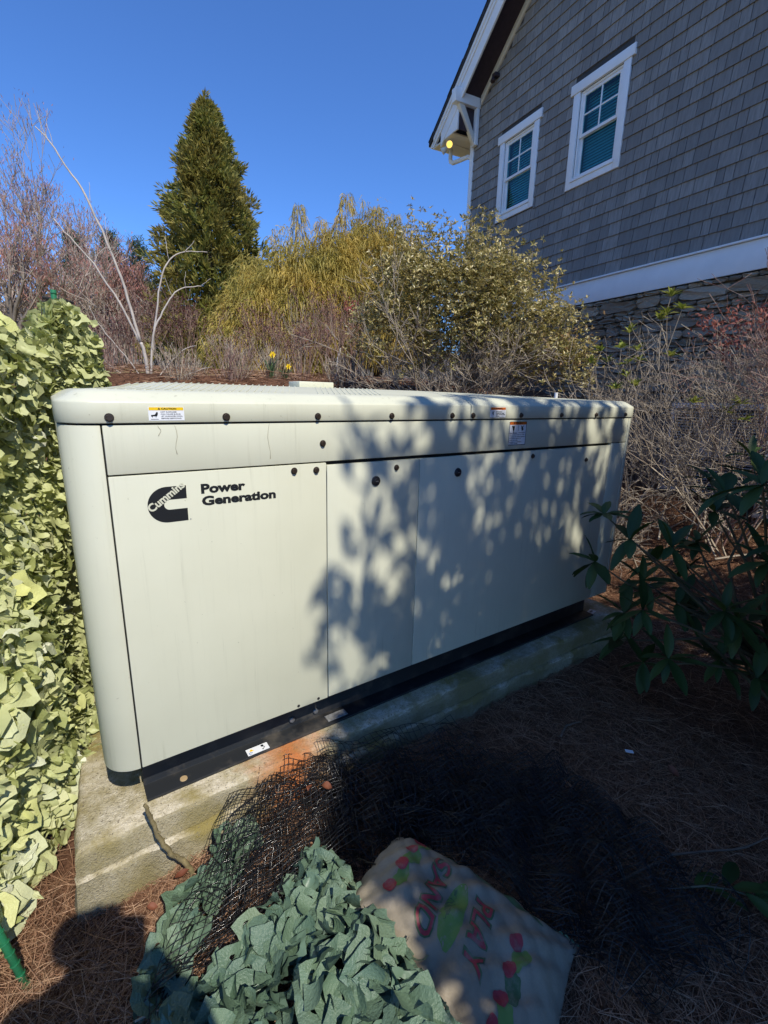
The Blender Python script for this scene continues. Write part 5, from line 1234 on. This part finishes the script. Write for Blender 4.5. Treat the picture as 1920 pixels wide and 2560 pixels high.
def camo2_mat():
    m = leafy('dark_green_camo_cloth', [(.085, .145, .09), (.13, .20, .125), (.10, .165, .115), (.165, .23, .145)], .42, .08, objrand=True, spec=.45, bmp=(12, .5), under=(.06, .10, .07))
    return m
M_NET2 = camo2_mat()
def dark_net():
    T = empty('camouflage_net', (.3, -.6, 0), 'heap of dark green camouflage cloth flaps in the foreground', 'netting')
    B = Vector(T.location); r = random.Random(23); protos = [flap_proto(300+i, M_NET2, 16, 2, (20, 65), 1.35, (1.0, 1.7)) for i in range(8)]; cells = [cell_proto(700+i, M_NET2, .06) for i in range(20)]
    def hgt(x, y):
        a = ((x-.28)/.34)**2+((y+.92)/.40)**2
        h = .17*math.exp(-a*.9)+.10*math.exp(-(((x-.45)/.10)**2+((y+.46)/.14)**2))+.018*math.sin(x*19+y*7)+.014*math.sin(y*23)
        h += .055*math.exp(-((x-.47)/.085)**2)*min(1, max(0, (-.48-y)/.1))
        return max(.02, h)
    HP = [(.469, -.391), (.386, -.385), (.30, -.47), (.138, -.50), (.043, -.52), (-.109, -.55), (-.2, -.62), (-.2, -1.3), (.5, -1.3), (.49, -1.0), (.515, -.9), (.53, -.808), (.525, -.68), (.50, -.56)]
    AP = [(.315, -.12), (.22, -.125), (.105, -.25), (.013, -.295), (-.024, -.345), (-.072, -.41), (-.104, -.48), (-.03, -.47), (.02, -.43), (.085, -.36), (.15, -.285), (.27, -.25), (.31, -.20)]
    def pip(x, y, P):
        c = False; n = len(P)
        for i in range(n):
            (xa, ya), (xb, yb) = P[i], P[i-1]
            if (ya > y) != (yb > y) and x < (xb-xa)*(y-ya)/(yb-ya)+xa: c = not c
        return c
    def inside(x, y): return pip(x, y, HP), pip(x, y, AP)
    cand = []
    for i in range(26000):
        x = r.uniform(-.25, .85); y = r.uniform(-1.32, -.08); h, a = inside(x, y)
        if not (h or a): continue
        cand.append((x, y, a and not h))
    # dart throwing for even cover
    sel = []
    for c in cand:
        md = .035 if not c[2] else .030
        if all((c[0]-s[0])**2+(c[1]-s[1])**2 > md*md for s in sel): sel.append(c)
    items = []
    full = []
    for lay, back in ((sel, 0), (sel[::3], .035)):
        for (x, y, arm) in lay:
            z = (hgt(x, y) if not arm else .05+.02*math.sin(x*30))-back+r.uniform(0, .02)
            e = .02; n = Vector((-(hgt(x+e, y)-hgt(x-e, y))/(2*e), -(hgt(x, y+e)-hgt(x, y-e))/(2*e), 1)).normalized() if not arm else Vector((.1, -.3, 1)).normalized()
            n = (n+Vector((0, -.15, 0))).normalized()
            a = r.uniform(0, 6.28); X = Vector((math.cos(a), math.sin(a), 0)); X = (X-n*X.dot(n)).normalized(); tilt = r.gauss(.10, .30)
            X2 = (X*math.cos(tilt)+n*math.sin(tilt)).normalized(); Z = (n*math.cos(tilt)-X*math.sin(tilt)); Y = Z.cross(X2)
            M = Matrix(((X2.x, Y.x, Z.x, 0), (X2.y, Y.y, Z.y, 0), (X2.z, Y.z, Z.z, 0), (0, 0, 0, 1)))
            s_ = r.choice((.050, .060, .070, .080, .095))*r.uniform(.9, 1.1) if not arm else r.uniform(.05, .085)
            cl = r.random() < .72
            M = Matrix.Translation(Vector((x, y, max(z, .012)))-X2*s_*(0 if cl else .5)-B) @ M @ Matrix.Diagonal((s_, s_, s_, 1))
            (full if back == 0 else items).append((r.choice(cells if cl else protos), M))
    full.sort(key=lambda it: -it[1].to_scale()[0])
    for k, (me, M) in enumerate(full):
        if k < 290: o = link('flap', me, T); o.matrix_local = M
        else: items.append((me, M))
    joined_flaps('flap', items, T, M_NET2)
    # a dark carrying net below the flaps
    segs = []; g = np.arange(-.3, .9, .05)
    for x in g:
        for y in np.arange(-1.3, -.1, .05):
            for dx, dy in ((.05, 0), (0, .05)):
                if any(inside(x, y)) and any(inside(x+dx, y+dy)): segs.append(((x, y, max(.01, hgt(x, y)-.05)), (x+dx, y+dy, max(.01, hgt(x+dx, y+dy)-.05)), .0015, .0015, 0))
    segobj('string_net', segs, plain('black_cord', (.02, .02, .02), .7), T)
dark_net()

# ------------------------------------------------------------------ black plastic mesh heap
M_MESH = plain('black_plastic_mesh', (.014, .014, .015), .20, 0, .3, 20, spec=.6)
def plastic_mesh():
    T = empty('plastic_mesh', (.8, -.4, 0), 'crumpled heap of black plastic garden mesh in front of the pad', 'mesh netting')
    B = np.array(T.location)
    def sheet(c, cell, amp, seed, lift=0, flat=.55):
        r = np.random.default_rng(seed); c = [np.array(p, float) for p in c]
        nu = int(max(np.linalg.norm(c[1]-c[0]), np.linalg.norm(c[2]-c[3]))/cell); nv = int(max(np.linalg.norm(c[3]-c[0]), np.linalg.norm(c[2]-c[1]))/cell)
        u, v = np.meshgrid(np.linspace(0, 1, nu), np.linspace(0, 1, nv), indexing='ij'); u_, v_ = u[..., None], v[..., None]
        P = c[0]*(1-u_)*(1-v_)+c[1]*u_*(1-v_)+c[2]*u_*v_+c[3]*(1-u_)*v_
        w = np.zeros(P.shape)
        for k in range(5):
            f = r.uniform(2.5, 11, 2)*r.choice([-1, 1], 2); ph = r.uniform(0, 6.28, 3); a = amp*(6/np.abs(f).max())
            for ax, sc_ in ((0, flat), (1, flat), (2, 1)): w[..., ax] += a*sc_*np.sin(f[0]*u*2+f[1]*v*2+ph[ax])
        P = P+w+r.normal(0, cell*.035, P.shape); P[..., 2] = np.abs(P[..., 2]-.012)+.012+lift
        a = P[:-1].reshape(-1, 3); b = P[1:].reshape(-1, 3); c_ = P[:, :-1].reshape(-1, 3); d = P[:, 1:].reshape(-1, 3)
        return np.concatenate([a, c_]), np.concatenate([b, d])
    A = []; Bq = []
    S = [([(.335, .04, .165), (.68, -.05, .15), (.60, -.44, .12), (-.07, -.47, .055)], .025, .008, 1, .004, .25), ([(.36, .0, .13), (.70, -.08, .12), (.60, -.46, .08), (-.09, -.50, .04)], .024, .016, 2, .0, .25), ([(.35, -.03, .08), (.72, -.10, .07), (.58, -.48, .05), (-.12, -.52, .03)], .023, .022, 3, 0, .4), ([(.40, -.01, .16), (.72, -.06, .15), (.62, -.40, .10), (.16, -.38, .08)], .024, .014, 4, 0, .25),
         ([(.64, -.03, .19), (1.28, -.16, .14), (1.34, -.58, .05), (.64, -.45, .12)], .027, .014, 5, 0, .2), ([(.66, -.10, .10), (1.25, -.25, .08), (1.25, -.62, .04), (.64, -.50, .07)], .024, .026, 6, 0), ([(.80, -.38, .12), (1.35, -.5, .07), (1.25, -1.25, .05), (.94, -.95, .10)], .023, .03, 7, 0), ([(.9, -.45, .04), (1.5, -.55, .03), (1.4, -1.3, .03), (1.0, -1.2, .04)], .024, .028, 8, 0), ([(.60, -.40, .10), (.86, -.36, .10), (.80, -.52, .10), (.58, -.56, .10)], .022, .03, 9, 0), ([(.60, -.05, .12), (1.0, -.12, .10), (1.0, -.42, .06), (.58, -.45, .08)], .021, .032, 21, 0), ([(.58, -.12, .06), (1.0, -.15, .06), (1.05, -.5, .04), (.56, -.52, .05)], .021, .034, 22, 0), ([(.62, -.2, .08), (1.1, -.3, .06), (1.0, -.62, .05), (.60, -.55, .06)], .021, .03, 23, 0), ([(.85, -.25, .09), (1.55, -.42, .05), (1.55, -1.0, .03), (.80, -.60, .08)], .019, .022, 31, 0, .3), ([(.95, -.50, .06), (1.6, -.55, .04), (1.5, -1.35, .03), (.95, -1.05, .06)], .019, .022, 32, 0, .3), ([(.90, -.40, .04), (1.5, -.45, .04), (1.55, -1.3, .02), (1.0, -1.25, .03)], .018, .028, 33, 0, .4), ([(.70, -.15, .11), (1.3, -.22, .10), (1.35, -.75, .05), (.70, -.52, .09)], .019, .02, 34, 0, .3), ([(.74, -.40, .15), (.84, -.43, .16), (.82, -.52, .18), (.72, -.49, .18)], .022, .008, 13, 0)]
    for s in S:
        a, b = sheet(*s); A.append(a); Bq.append(b)
    A = np.concatenate(A)-B; Bq = np.concatenate(Bq)-B
    o = link('strands', seg_mesh('strands', A, Bq, np.full(len(A), .0014), np.full(len(A), .0014), M_MESH, 3), T); o['kind'] = 'stuff'
plastic_mesh()

# ------------------------------------------------------------------ sandbag
def sandbag():
    C0 = Vector((.683, -.825, .0)); d = Vector((-.914, -.407, 0)).normalized(); up = Vector((.80, -.60, 0))
    u_ax = d; v_ax = Vector((-d.y, d.x, 0)).normalized()        # v = letter-up direction on the ground
    T = empty('sandbag', C0, 'worn beige bag of play sand lying in the shade, printed in red and green', 'sandbag')
    HU, HV = .215, .335
    def top(u, v):
        a = min(1, abs(u)/HU); b = min(1, abs(v)/HV)
        h = (.165-.055*v/HV)*(1-a**2.8)**.6*(1-b**3.2)**.6
        h += .007*math.sin(u*34+v*11)*(1-b)+.008*math.sin(v*31-u*13)*(1-a)+.005*math.sin(u*71+v*60)+.009*abs(math.sin(v*19+u*26))*(1-a)+.006*abs(math.sin(u*43-v*31+1))+.004*math.sin(v*90+u*25)*(1-b)-.012*math.exp(-((u+.02-v*.3)/.03)**2)*(1-b)
        return max(h, .0)+.012
    n, m = 64, 84; V = []; F = []
    for side in (1, -1):
        for i in range(n):
            for j in range(m):
                u = (i/(n-1)*2-1); v = (j/(m-1)*2-1)
                pin = 1-.10*(abs(u)**2*(1-abs(v)**6)*.6); pin2 = 1-.09*(abs(v)**2*(1-abs(u)**6)*.6)
                uu = u*HU*pin; vv = v*HV*pin2
                z = top(u*HU, v*HV) if side == 1 else .012-.010*(1-max(abs(u), abs(v)))
                V.append(tuple(u_ax*uu+v_ax*vv+Vector((0, 0, z))))
    for s in (0, 1):
        o_ = s*n*m
        for i in range(n-1):
            for j in range(m-1):
                f = (o_+i*m+j, o_+(i+1)*m+j, o_+(i+1)*m+j+1, o_+i*m+j+1); F.append(f if s == 0 else f[::-1])
    mt, t, b, o = mat_new('worn_beige_paper'); nz = noise(t, 7, 7, .65); nz2 = noise(t, 26, 6, .7)
    c = ramp(t, nz, [(.3, (.19, .16, .115)), (.6, (.29, .245, .18)), (.8, (.37, .315, .24))]); c = mixc(t, ramp(t, nz2, [(.55, (0, 0, 0)), (.8, (.6, .6, .6))]), c, (.22, .19, .16))
    t.links.new(c, b.inputs['Base Color']); b.inputs['Roughness'].default_value = .8; bump(t, b, nz2, .5, .008)
    me = np_mesh('bag', V, F, mt, True); bag = link('bag', me, T)
    def worn(nm, col, bare=(.26, .21, .17)):
        m, t, b, o = mat_new(nm); f = ramp(t, noise(t, 24, 7, .72), [(.50, (0, 0, 0)), (.68, (.6, .6, .6))]); t.links.new(mixc(t, f, col, bare), b.inputs['Base Color']); b.inputs['Roughness'].default_value = .8; return m
    red = worn('faded_red_print', (.33, .035, .045)); grn = worn('faded_green_print', (.13, .22, .05)); dgr = worn('dark_green_outline', (.07, .12, .05))
    def pos(u, v, off):
        pu = u/HU; pv = v/HV; pin = 1-.10*(abs(pu)**2*(1-abs(pv)**6)*.6); pin2 = 1-.09*(abs(pv)**2*(1-abs(pu)**6)*.6)
        return u_ax*u*pin+v_ax*v*pin2+Vector((0, 0, top(u, v)+off))
    def blob(name, u, v, ru, rv, mat, off, seed, parent=bag, amp=.18):
        r = random.Random(seed); ph = [r.uniform(0, 6.28) for _ in range(3)]; mb = MB(); K = 28; RN = 6; pts = [pos(u, v, off)]
        for q in range(1, RN+1):
            for i in range(K):
                a = i/K*6.283; rr = (1+amp*math.sin(2*a+ph[0])+amp*.6*math.sin(3*a+ph[1])+amp*.4*math.sin(7*a+ph[2]))*q/RN; pts.append(pos(u+math.cos(a)*ru*rr, v+math.sin(a)*rv*rr, off))
        mb.v = [tuple(p) for p in pts]
        for i in range(K): mb.f.append((0, 1+i, 1+(i+1) % K))
        for q in range(RN-1):
            for i in range(K): mb.f.append((1+q*K+i, 1+(q+1)*K+i, 1+(q+1)*K+(i+1) % K, 1+q*K+(i+1) % K))
        return mb.obj(name, mat, parent, sm=True)
    def word(s, u0, u1, v0, v1, slant):
        for nm, mat, bold, off in (('letter_outline', dgr, .062, .0016), ('lettering', red, .012, .0032)):
            me = conv_text(s, 1, mat, nm, bold, 0, spacing=1.10, shear=.12)
            bm = bmesh.new(); bm.from_mesh(me); bmesh.ops.triangulate(bm, faces=bm.faces)
            for it in range(3):
                es = [e for e in bm.edges if e.calc_length() > .12]
                if not es: break
                bmesh.ops.subdivide_edges(bm, edges=es, cuts=1); bmesh.ops.triangulate(bm, faces=[f for f in bm.faces if len(f.verts) > 3])
            xs = [v.co.x for v in bm.verts]; ys = [v.co.y for v in bm.verts]; ax, bx, ay, by = min(xs), max(xs), min(ys), max(ys)
            e = (bold-.012)*.30
            for v in bm.verts:
                tx = (v.co.x-ax)/(bx-ax); ty = (v.co.y-ay)/(by-ay); uu = u0-e*.3+(u1-u0+e*.6)*tx; vv = v0-e*.3+(v1-v0+e*.6)*ty+slant*tx
                v.co = pos(uu, vv, off)
            bmesh.ops.recalc_face_normals(bm, faces=bm.faces); bm.to_mesh(me); bm.free(); me.update()
            link(nm, me, bag)
    word('SAND', -.108, .112, -.104, -.050, .026); word('PLAY', -.070, .118, .048, .100, .026)
    blob('green_patch', .02, .008, .085, .036, grn, .001, 1, amp=.10)
    blob('green_patch', -.0, -.010, .05, .012, dgr, .0012, 2)
    for k, u in enumerate((-.155, -.088, -.018, .056)):
        blob('green_patch', u-.034, -.166, .034, .026, grn, .0010, 10+k); blob('red_spot', u, -.186, .021, .023, red, .0022, 20+k, amp=.06)
    for k, u in enumerate((-.03, .038, .107, .17)):
        blob('green_patch', u+.030, .205, .034, .024, (grn, dgr)[k % 2], .0010, 30+k); blob('red_spot', u, .183, .020, .019, red, .0022, 40+k, amp=.10)
    for k in range(5): blob('green_patch', -.175+.004*k, -.19+.09*k, .012, .06, dgr, .0008, 60+k)
    # stitched end seam
    mb = MB()
    for i in range(40):
        v = -HV*.96+i*HV*1.92/39
        p = pos(-HU*.985, v, .004); q = pos(-HU*.985, v+HV*.03, .004); mb.tube([p, (p+q)/2+Vector((0, 0, .004)), q], .0022, 5)
    mb.obj('seam_stitch', plain('green_thread', (.10, .2, .12), .8), bag)
    MB().tube([pos(-HU*.995, -HV*.97+i*HV*1.94/24, -.002) for i in range(25)], .006, 6).obj('end_fold', mt, bag, sm=True)
    return T
sandbag()

# ------------------------------------------------------------------ stick, twigs, fallen leaves, sprig
def stick(pts, r0, r1, label, mat, name='stick', cat='stick', buds=0):
    T = empty(name, pts[0], label, cat); P0 = Vector(pts[0]); P = [Vector(p)-P0 for p in pts]; Q = []
    for i in range(len(P)-1):
        for k in range(5): Q.append(P[i].lerp(P[i+1], k/5)+Vector((random.gauss(0, r0*.18), random.gauss(0, r0*.18), random.gauss(0, r0*.12))))
    Q.append(P[-1])
    MB().tube(Q, [(r0+(r1-r0)*i/(len(Q)-1))*random.uniform(.9, 1.12) for i in range(len(Q))], 8).obj('wood', mat, T, sm=True)
    if buds:
        mb = MB()
        for i in range(buds):
            q = Q[int((i+.5)/buds*len(Q))]; d = Vector((random.gauss(0, 1), random.gauss(0, 1), random.gauss(0, 1))).normalized(); mb.cyl(q, d, r0*.55, r0*.25, h=r0*1.7, n=6)
        mb.obj('knot', mat, T)
    return T
M_STICK = plain('mossy_brown_bark', (.19, .15, .07), .8, 0, .4, 30, .5, 80)
stick([(.105, -.145, -.01), (.085, -.137, .05), (.045, -.128, .10), (.018, -.116, .17), (.004, -.105, .24), (-.013, -.10, .31)], .0095, .0062, 'knobbly brown stick standing in the straw in front of the pad', M_STICK, buds=8)
M_DRYTW = plain('brown_dry_twig', (.16, .11, .075), .8, 0, .3, 30)
stick([(1.28, -1.0, .03), (1.55, -1.06, .03), (1.8, -1.2, .035), (2.05, -1.26, .03)], .005, .003, 'long thin twig lying across the dark ground at lower right', M_DRYTW, 'twig', 'twig')
stick([(1.75, -.45, .02), (1.84, -.42, .025), (1.93, -.44, .02)], .006, .004, 'short curved twig on the shaded straw below the pad edge', M_DRYTW, 'twig', 'twig')
stick([(1.50, -.68, .02), (1.47, -.76, .03), (1.46, -.82, .02)], .004, .003, 'small pale twig on the straw left of the long thin one', M_DRYTW, 'twig', 'twig')
stick([(-.12, -.50, .03), (-.02, -.52, .034), (.06, -.50, .03)], .003, .003, 'straight pale straw stem lying in the shadow of the photographer', plain('pale_straw_stem', (.42, .33, .22), .7), 'straw_stem', 'stem')
M_FALL = leafy('fallen_brown_leaf', [(.16, .05, .025), (.25, .09, .045), (.12, .045, .03), (.30, .15, .07)], .65, .15, objrand=True)
FL = []
for i in range(4):
    me = rhodo_leaf(60+i, 1, .62); v = np.empty(len(me.vertices)*3, np.float32); me.vertices.foreach_get('co', v); v = v.reshape(-1, 3); v[:, 2] += .10*np.sin(v[:, 0]*6+i)+.16*v[:, 1]**2*8; me.vertices.foreach_set('co', v.ravel()); me.materials.append(M_FALL); FL.append(me)
def fleaf(x, y, z, s, rz, label, k):
    o = link('fallen_leaf', FL[k % 4]); o.location = (x, y, z); o.scale = (s, s, s); o.rotation_euler = (random.uniform(-.3, .3), random.uniform(-.3, .3), rz); tag(o, label, 'leaf', 'fallen leaves')
fleaf(-.265, .33, .02, .11, 1.0, 'large rust-brown fallen leaf between the netting and the left edge of the pad', 0)
fleaf(-.25, .42, .03, .07, 2.2, 'small orange fallen leaf above the large rust-brown one beside the pad', 1)
fleaf(.045, -.165, .03, .05, .3, 'orange fallen leaf on the straw just left of the stick foot', 2)
fleaf(-.02, -.23, .03, .035, 2.5, 'tiny orange fallen leaf on sunlit straw below the pad corner', 3)
fleaf(1.52, -.62, .025, .10, 4.0, 'brown curled fallen leaf on dark ground right of the mesh heap', 1)
fleaf(1.95, -.90, .03, .06, 1.2, 'round olive fallen leaf at the right in the shade', 2)
fleaf(.52, -.20, .16, .035, .8, 'orange fallen leaf caught in the black mesh', 0)
fleaf(.60, -.24, .16, .05, 2.0, 'brown fallen leaf caught in the black mesh right of the orange one', 3)
def sprig():
    T = empty('leafy_sprig', (1.42, -1.12, .03), 'cut green leafy sprig lying on the dark ground at lower right', 'sprig'); r = random.Random(4); B = Vector(T.location)
    S = [(1.42, -1.12, .03), (1.50, -1.18, .05), (1.56, -1.24, .055), (1.60, -1.30, .05)]
    MB().tube([Vector(p)-B for p in S], [.004, .004, .003, .003], 6).obj('stem', M_RSTEM, T, sm=True)
    for p, a, l in (((1.48, -1.16, .05), -.2, .13), ((1.50, -1.18, .05), -1.2, .12), ((1.55, -1.22, .06), .1, .14), ((1.56, -1.24, .06), -.6, .14), ((1.60, -1.29, .06), -.9, .14), ((1.60, -1.30, .06), -.2, .15), ((1.58, -1.27, .06), -1.7, .12)):
        o = link('leaf', r.choice(RL), T); o.location = Vector(p)-B; o.rotation_euler = (r.uniform(-.4, .4), r.uniform(-.15, .05), a); o.scale = (l, l*1.05, l)
sprig()
o = MB().box((-.018, -.008, 0), (.018, .008, .002)).obj('paper_scrap', M_WHITE); o.location = (1.92, -.70, .035); o.rotation_euler = (.1, .1, -.7); tag(o, 'small white paper scrap on the dark straw', 'scrap')

# ------------------------------------------------------------------ photographer (casts the shadow at lower left) with phone
def skin_mesh(name, verts, edges, radii, root, mat, sub=2):
    me = bpy.data.meshes.new(name); me.from_pydata([tuple(v) for v in verts], edges, []); me.update()
    o = bpy.data.objects.new(name, me); COL.objects.link(o)
    md = o.modifiers.new('skin', 'SKIN'); md.use_smooth_shade = True
    for i, rr in enumerate(radii):
        d = me.skin_vertices[0].data[i]; d.radius = rr if hasattr(rr, '__len__') else (rr, rr); d.use_root = (i == root)
    s = o.modifiers.new('sub', 'SUBSURF'); s.levels = s.render_levels = sub
    dg = bpy.context.evaluated_depsgraph_get(); m2 = bpy.data.meshes.new_from_object(o.evaluated_get(dg)); m2.name = name
    bpy.data.objects.remove(o); bpy.data.meshes.remove(me)
    m2.materials.clear(); m2.materials.append(mat); smooth(m2); return m2
def photographer():
    ya = rad(30.7); F = Vector((math.sin(ya), math.cos(ya), 0)); Rr = Vector((math.cos(ya), -math.sin(ya), 0)); U = Vector((0, 0, 1))
    O = Vector((CAM.x, CAM.y, 0))-F*.245-Rr*.02
    T = empty('person', O, 'person in a dark jacket holding up a phone to take the picture', 'person')
    def p(f, r_, u): return F*f+Rr*r_+U*(u*1.03+.065)
    skin = plain('skin', (.45, .28, .2), .55, 0, .08); jk = plain('dark_jacket', (.03, .035, .05), .8, 0, .2, 12, .3, 60); tr = plain('blue_jeans', (.05, .07, .12), .85, 0, .2, 30); hr = plain('brown_hair', (.05, .03, .02), .6, 0, .3, 60); sh = plain('grey_shoe', (.08, .08, .085), .6)
    # one continuous body: pelvis, spine, neck, head, arms to hands, legs to feet
    V = [p(0, 0, .95), p(0, 0, 1.15), p(-.01, 0, 1.36), p(0, 0, 1.50), p(.02, 0, 1.575), p(.05, 0, 1.68), p(.05, 0, 1.79),
         p(0, -.17, 1.45), p(.03, -.27, 1.19), p(.15, -.13, 1.42), p(.185, -.068, 1.475),
         p(0, .17, 1.45), p(.03, .27, 1.19), p(.15, .13, 1.42), p(.185, .068, 1.475),
         p(0, -.10, .88), p(.02, -.11, .48), p(-.02, -.12, .09), p(.12, -.13, .04),
         p(0, .10, .88), p(.02, .11, .48), p(-.02, .12, .09), p(.12, .13, .04)]
    Ed = [(0, 1), (1, 2), (2, 3), (3, 4), (4, 5), (5, 6), (3, 7), (7, 8), (8, 9), (9, 10), (3, 11), (11, 12), (12, 13), (13, 14), (0, 15), (15, 16), (16, 17), (17, 18), (0, 19), (19, 20), (20, 21), (21, 22)]
    Rd = [(.16, .12), (.15, .11), (.18, .12), (.12, .10), .058, .088, .075, .07, .05, .036, .03, .07, .05, .036, .03, .095, .065, .05, .045, .095, .065, .05, .045]
    link('body', skin_mesh('body', V, Ed, Rd, 0, skin), T)
    j = [0, 1, 2, 3, 7, 8, 9, 11, 12, 13]; mp = {k: i for i, k in enumerate(j)}; je = [(mp[a], mp[b]) for a, b in Ed if a in mp and b in mp]
    link('jacket', skin_mesh('jacket', [V[k] for k in j], je, [tuple(np.array(Rd[k])*1.0+.022) if hasattr(Rd[k], '__len__') else Rd[k]+.022 for k in j], 0, jk), T)
    j = [0, 15, 16, 17, 19, 20, 21]; mp = {k: i for i, k in enumerate(j)}; je = [(mp[a], mp[b]) for a, b in Ed if a in mp and b in mp]
    link('trousers', skin_mesh('trousers', [V[k] for k in j], je, [tuple(np.array(Rd[k])*1.0+.016) if hasattr(Rd[k], '__len__') else Rd[k]+.018 for k in j], 0, tr), T)
    for s in (-1, 1):
        link('shoe', skin_mesh('shoe', [p(-.07, s*.12, .05), p(.05, s*.125, .045), p(.18, s*.135, .04)], [(0, 1), (1, 2)], [(.055, .05), (.055, .05), (.05, .035)], 0, sh), T)
    link('hair', skin_mesh('hair', [p(-.02, 0, 1.70), p(.015, 0, 1.78), p(.05, 0, 1.815)], [(0, 1), (1, 2)], [(.10, .10), (.118, .112), (.088, .09)], 0, hr), T)
    # face
    mb = MB(); fc = p(.135, 0, 1.70)
    for s in (-1, 1): link('ear', skin_mesh('ear', [p(.04, s*.088, 1.665), p(.035, s*.096, 1.70)], [(0, 1)], [.014, .018], 0, skin), T)
    link('nose', skin_mesh('nose', [p(.135, 0, 1.71), p(.158, 0, 1.675)], [(0, 1)], [.010, .015], 0, skin), T)
    for s in (-1, 1): MB().cyl(p(.128, s*.034, 1.715), F, .012, .009, h=.008, n=10).obj('eye', plain('eye_white', (.7, .7, .7), .3), T)
    MB().tube([p(.130, -.026, 1.638), p(.140, 0, 1.634), p(.130, .026, 1.638)], .006, 6).obj('mouth', plain('lip', (.40, .16, .14), .5), T)
    # fingers curled round the phone from both sides
    PF = Vector((0, 0, 0))
    for s in (-1, 1):
        base = p(.19, s*.062, 1.475)
        for k in range(4):
            b = base+U*(.018*k-.01); link('finger', skin_mesh('finger', [b, b+F*.014-Rr*s*.020+U*.012, b+F*.010-Rr*s*.045+U*.014], [(0, 1), (1, 2)], [.010, .009, .008], 0, skin, 1), T)
        b = base-F*.015-U*.01; link('thumb', skin_mesh('thumb', [b, b-F*.012-Rr*s*.022+U*.022, b-F*.006-Rr*s*.045+U*.035], [(0, 1), (1, 2)], [.012, .011, .009], 0, skin, 1), T)
    ph = MB().box((-.039, -.081, -.004), (.039, .081, .004)).obj('smartphone', plain('black_phone', (.01, .01, .012), .25), None, bevel=.003)
    c = CAM-fwd*.022-UP*.05; ph.matrix_world = Matrix(((RT.x, UP.x, -fwd.x, c.x), (RT.y, UP.y, -fwd.y, c.y), (RT.z, UP.z, -fwd.z, c.z), (0, 0, 0, 1)))
    tag(ph, 'black smartphone held up by the person in the dark jacket', 'phone')
photographer()
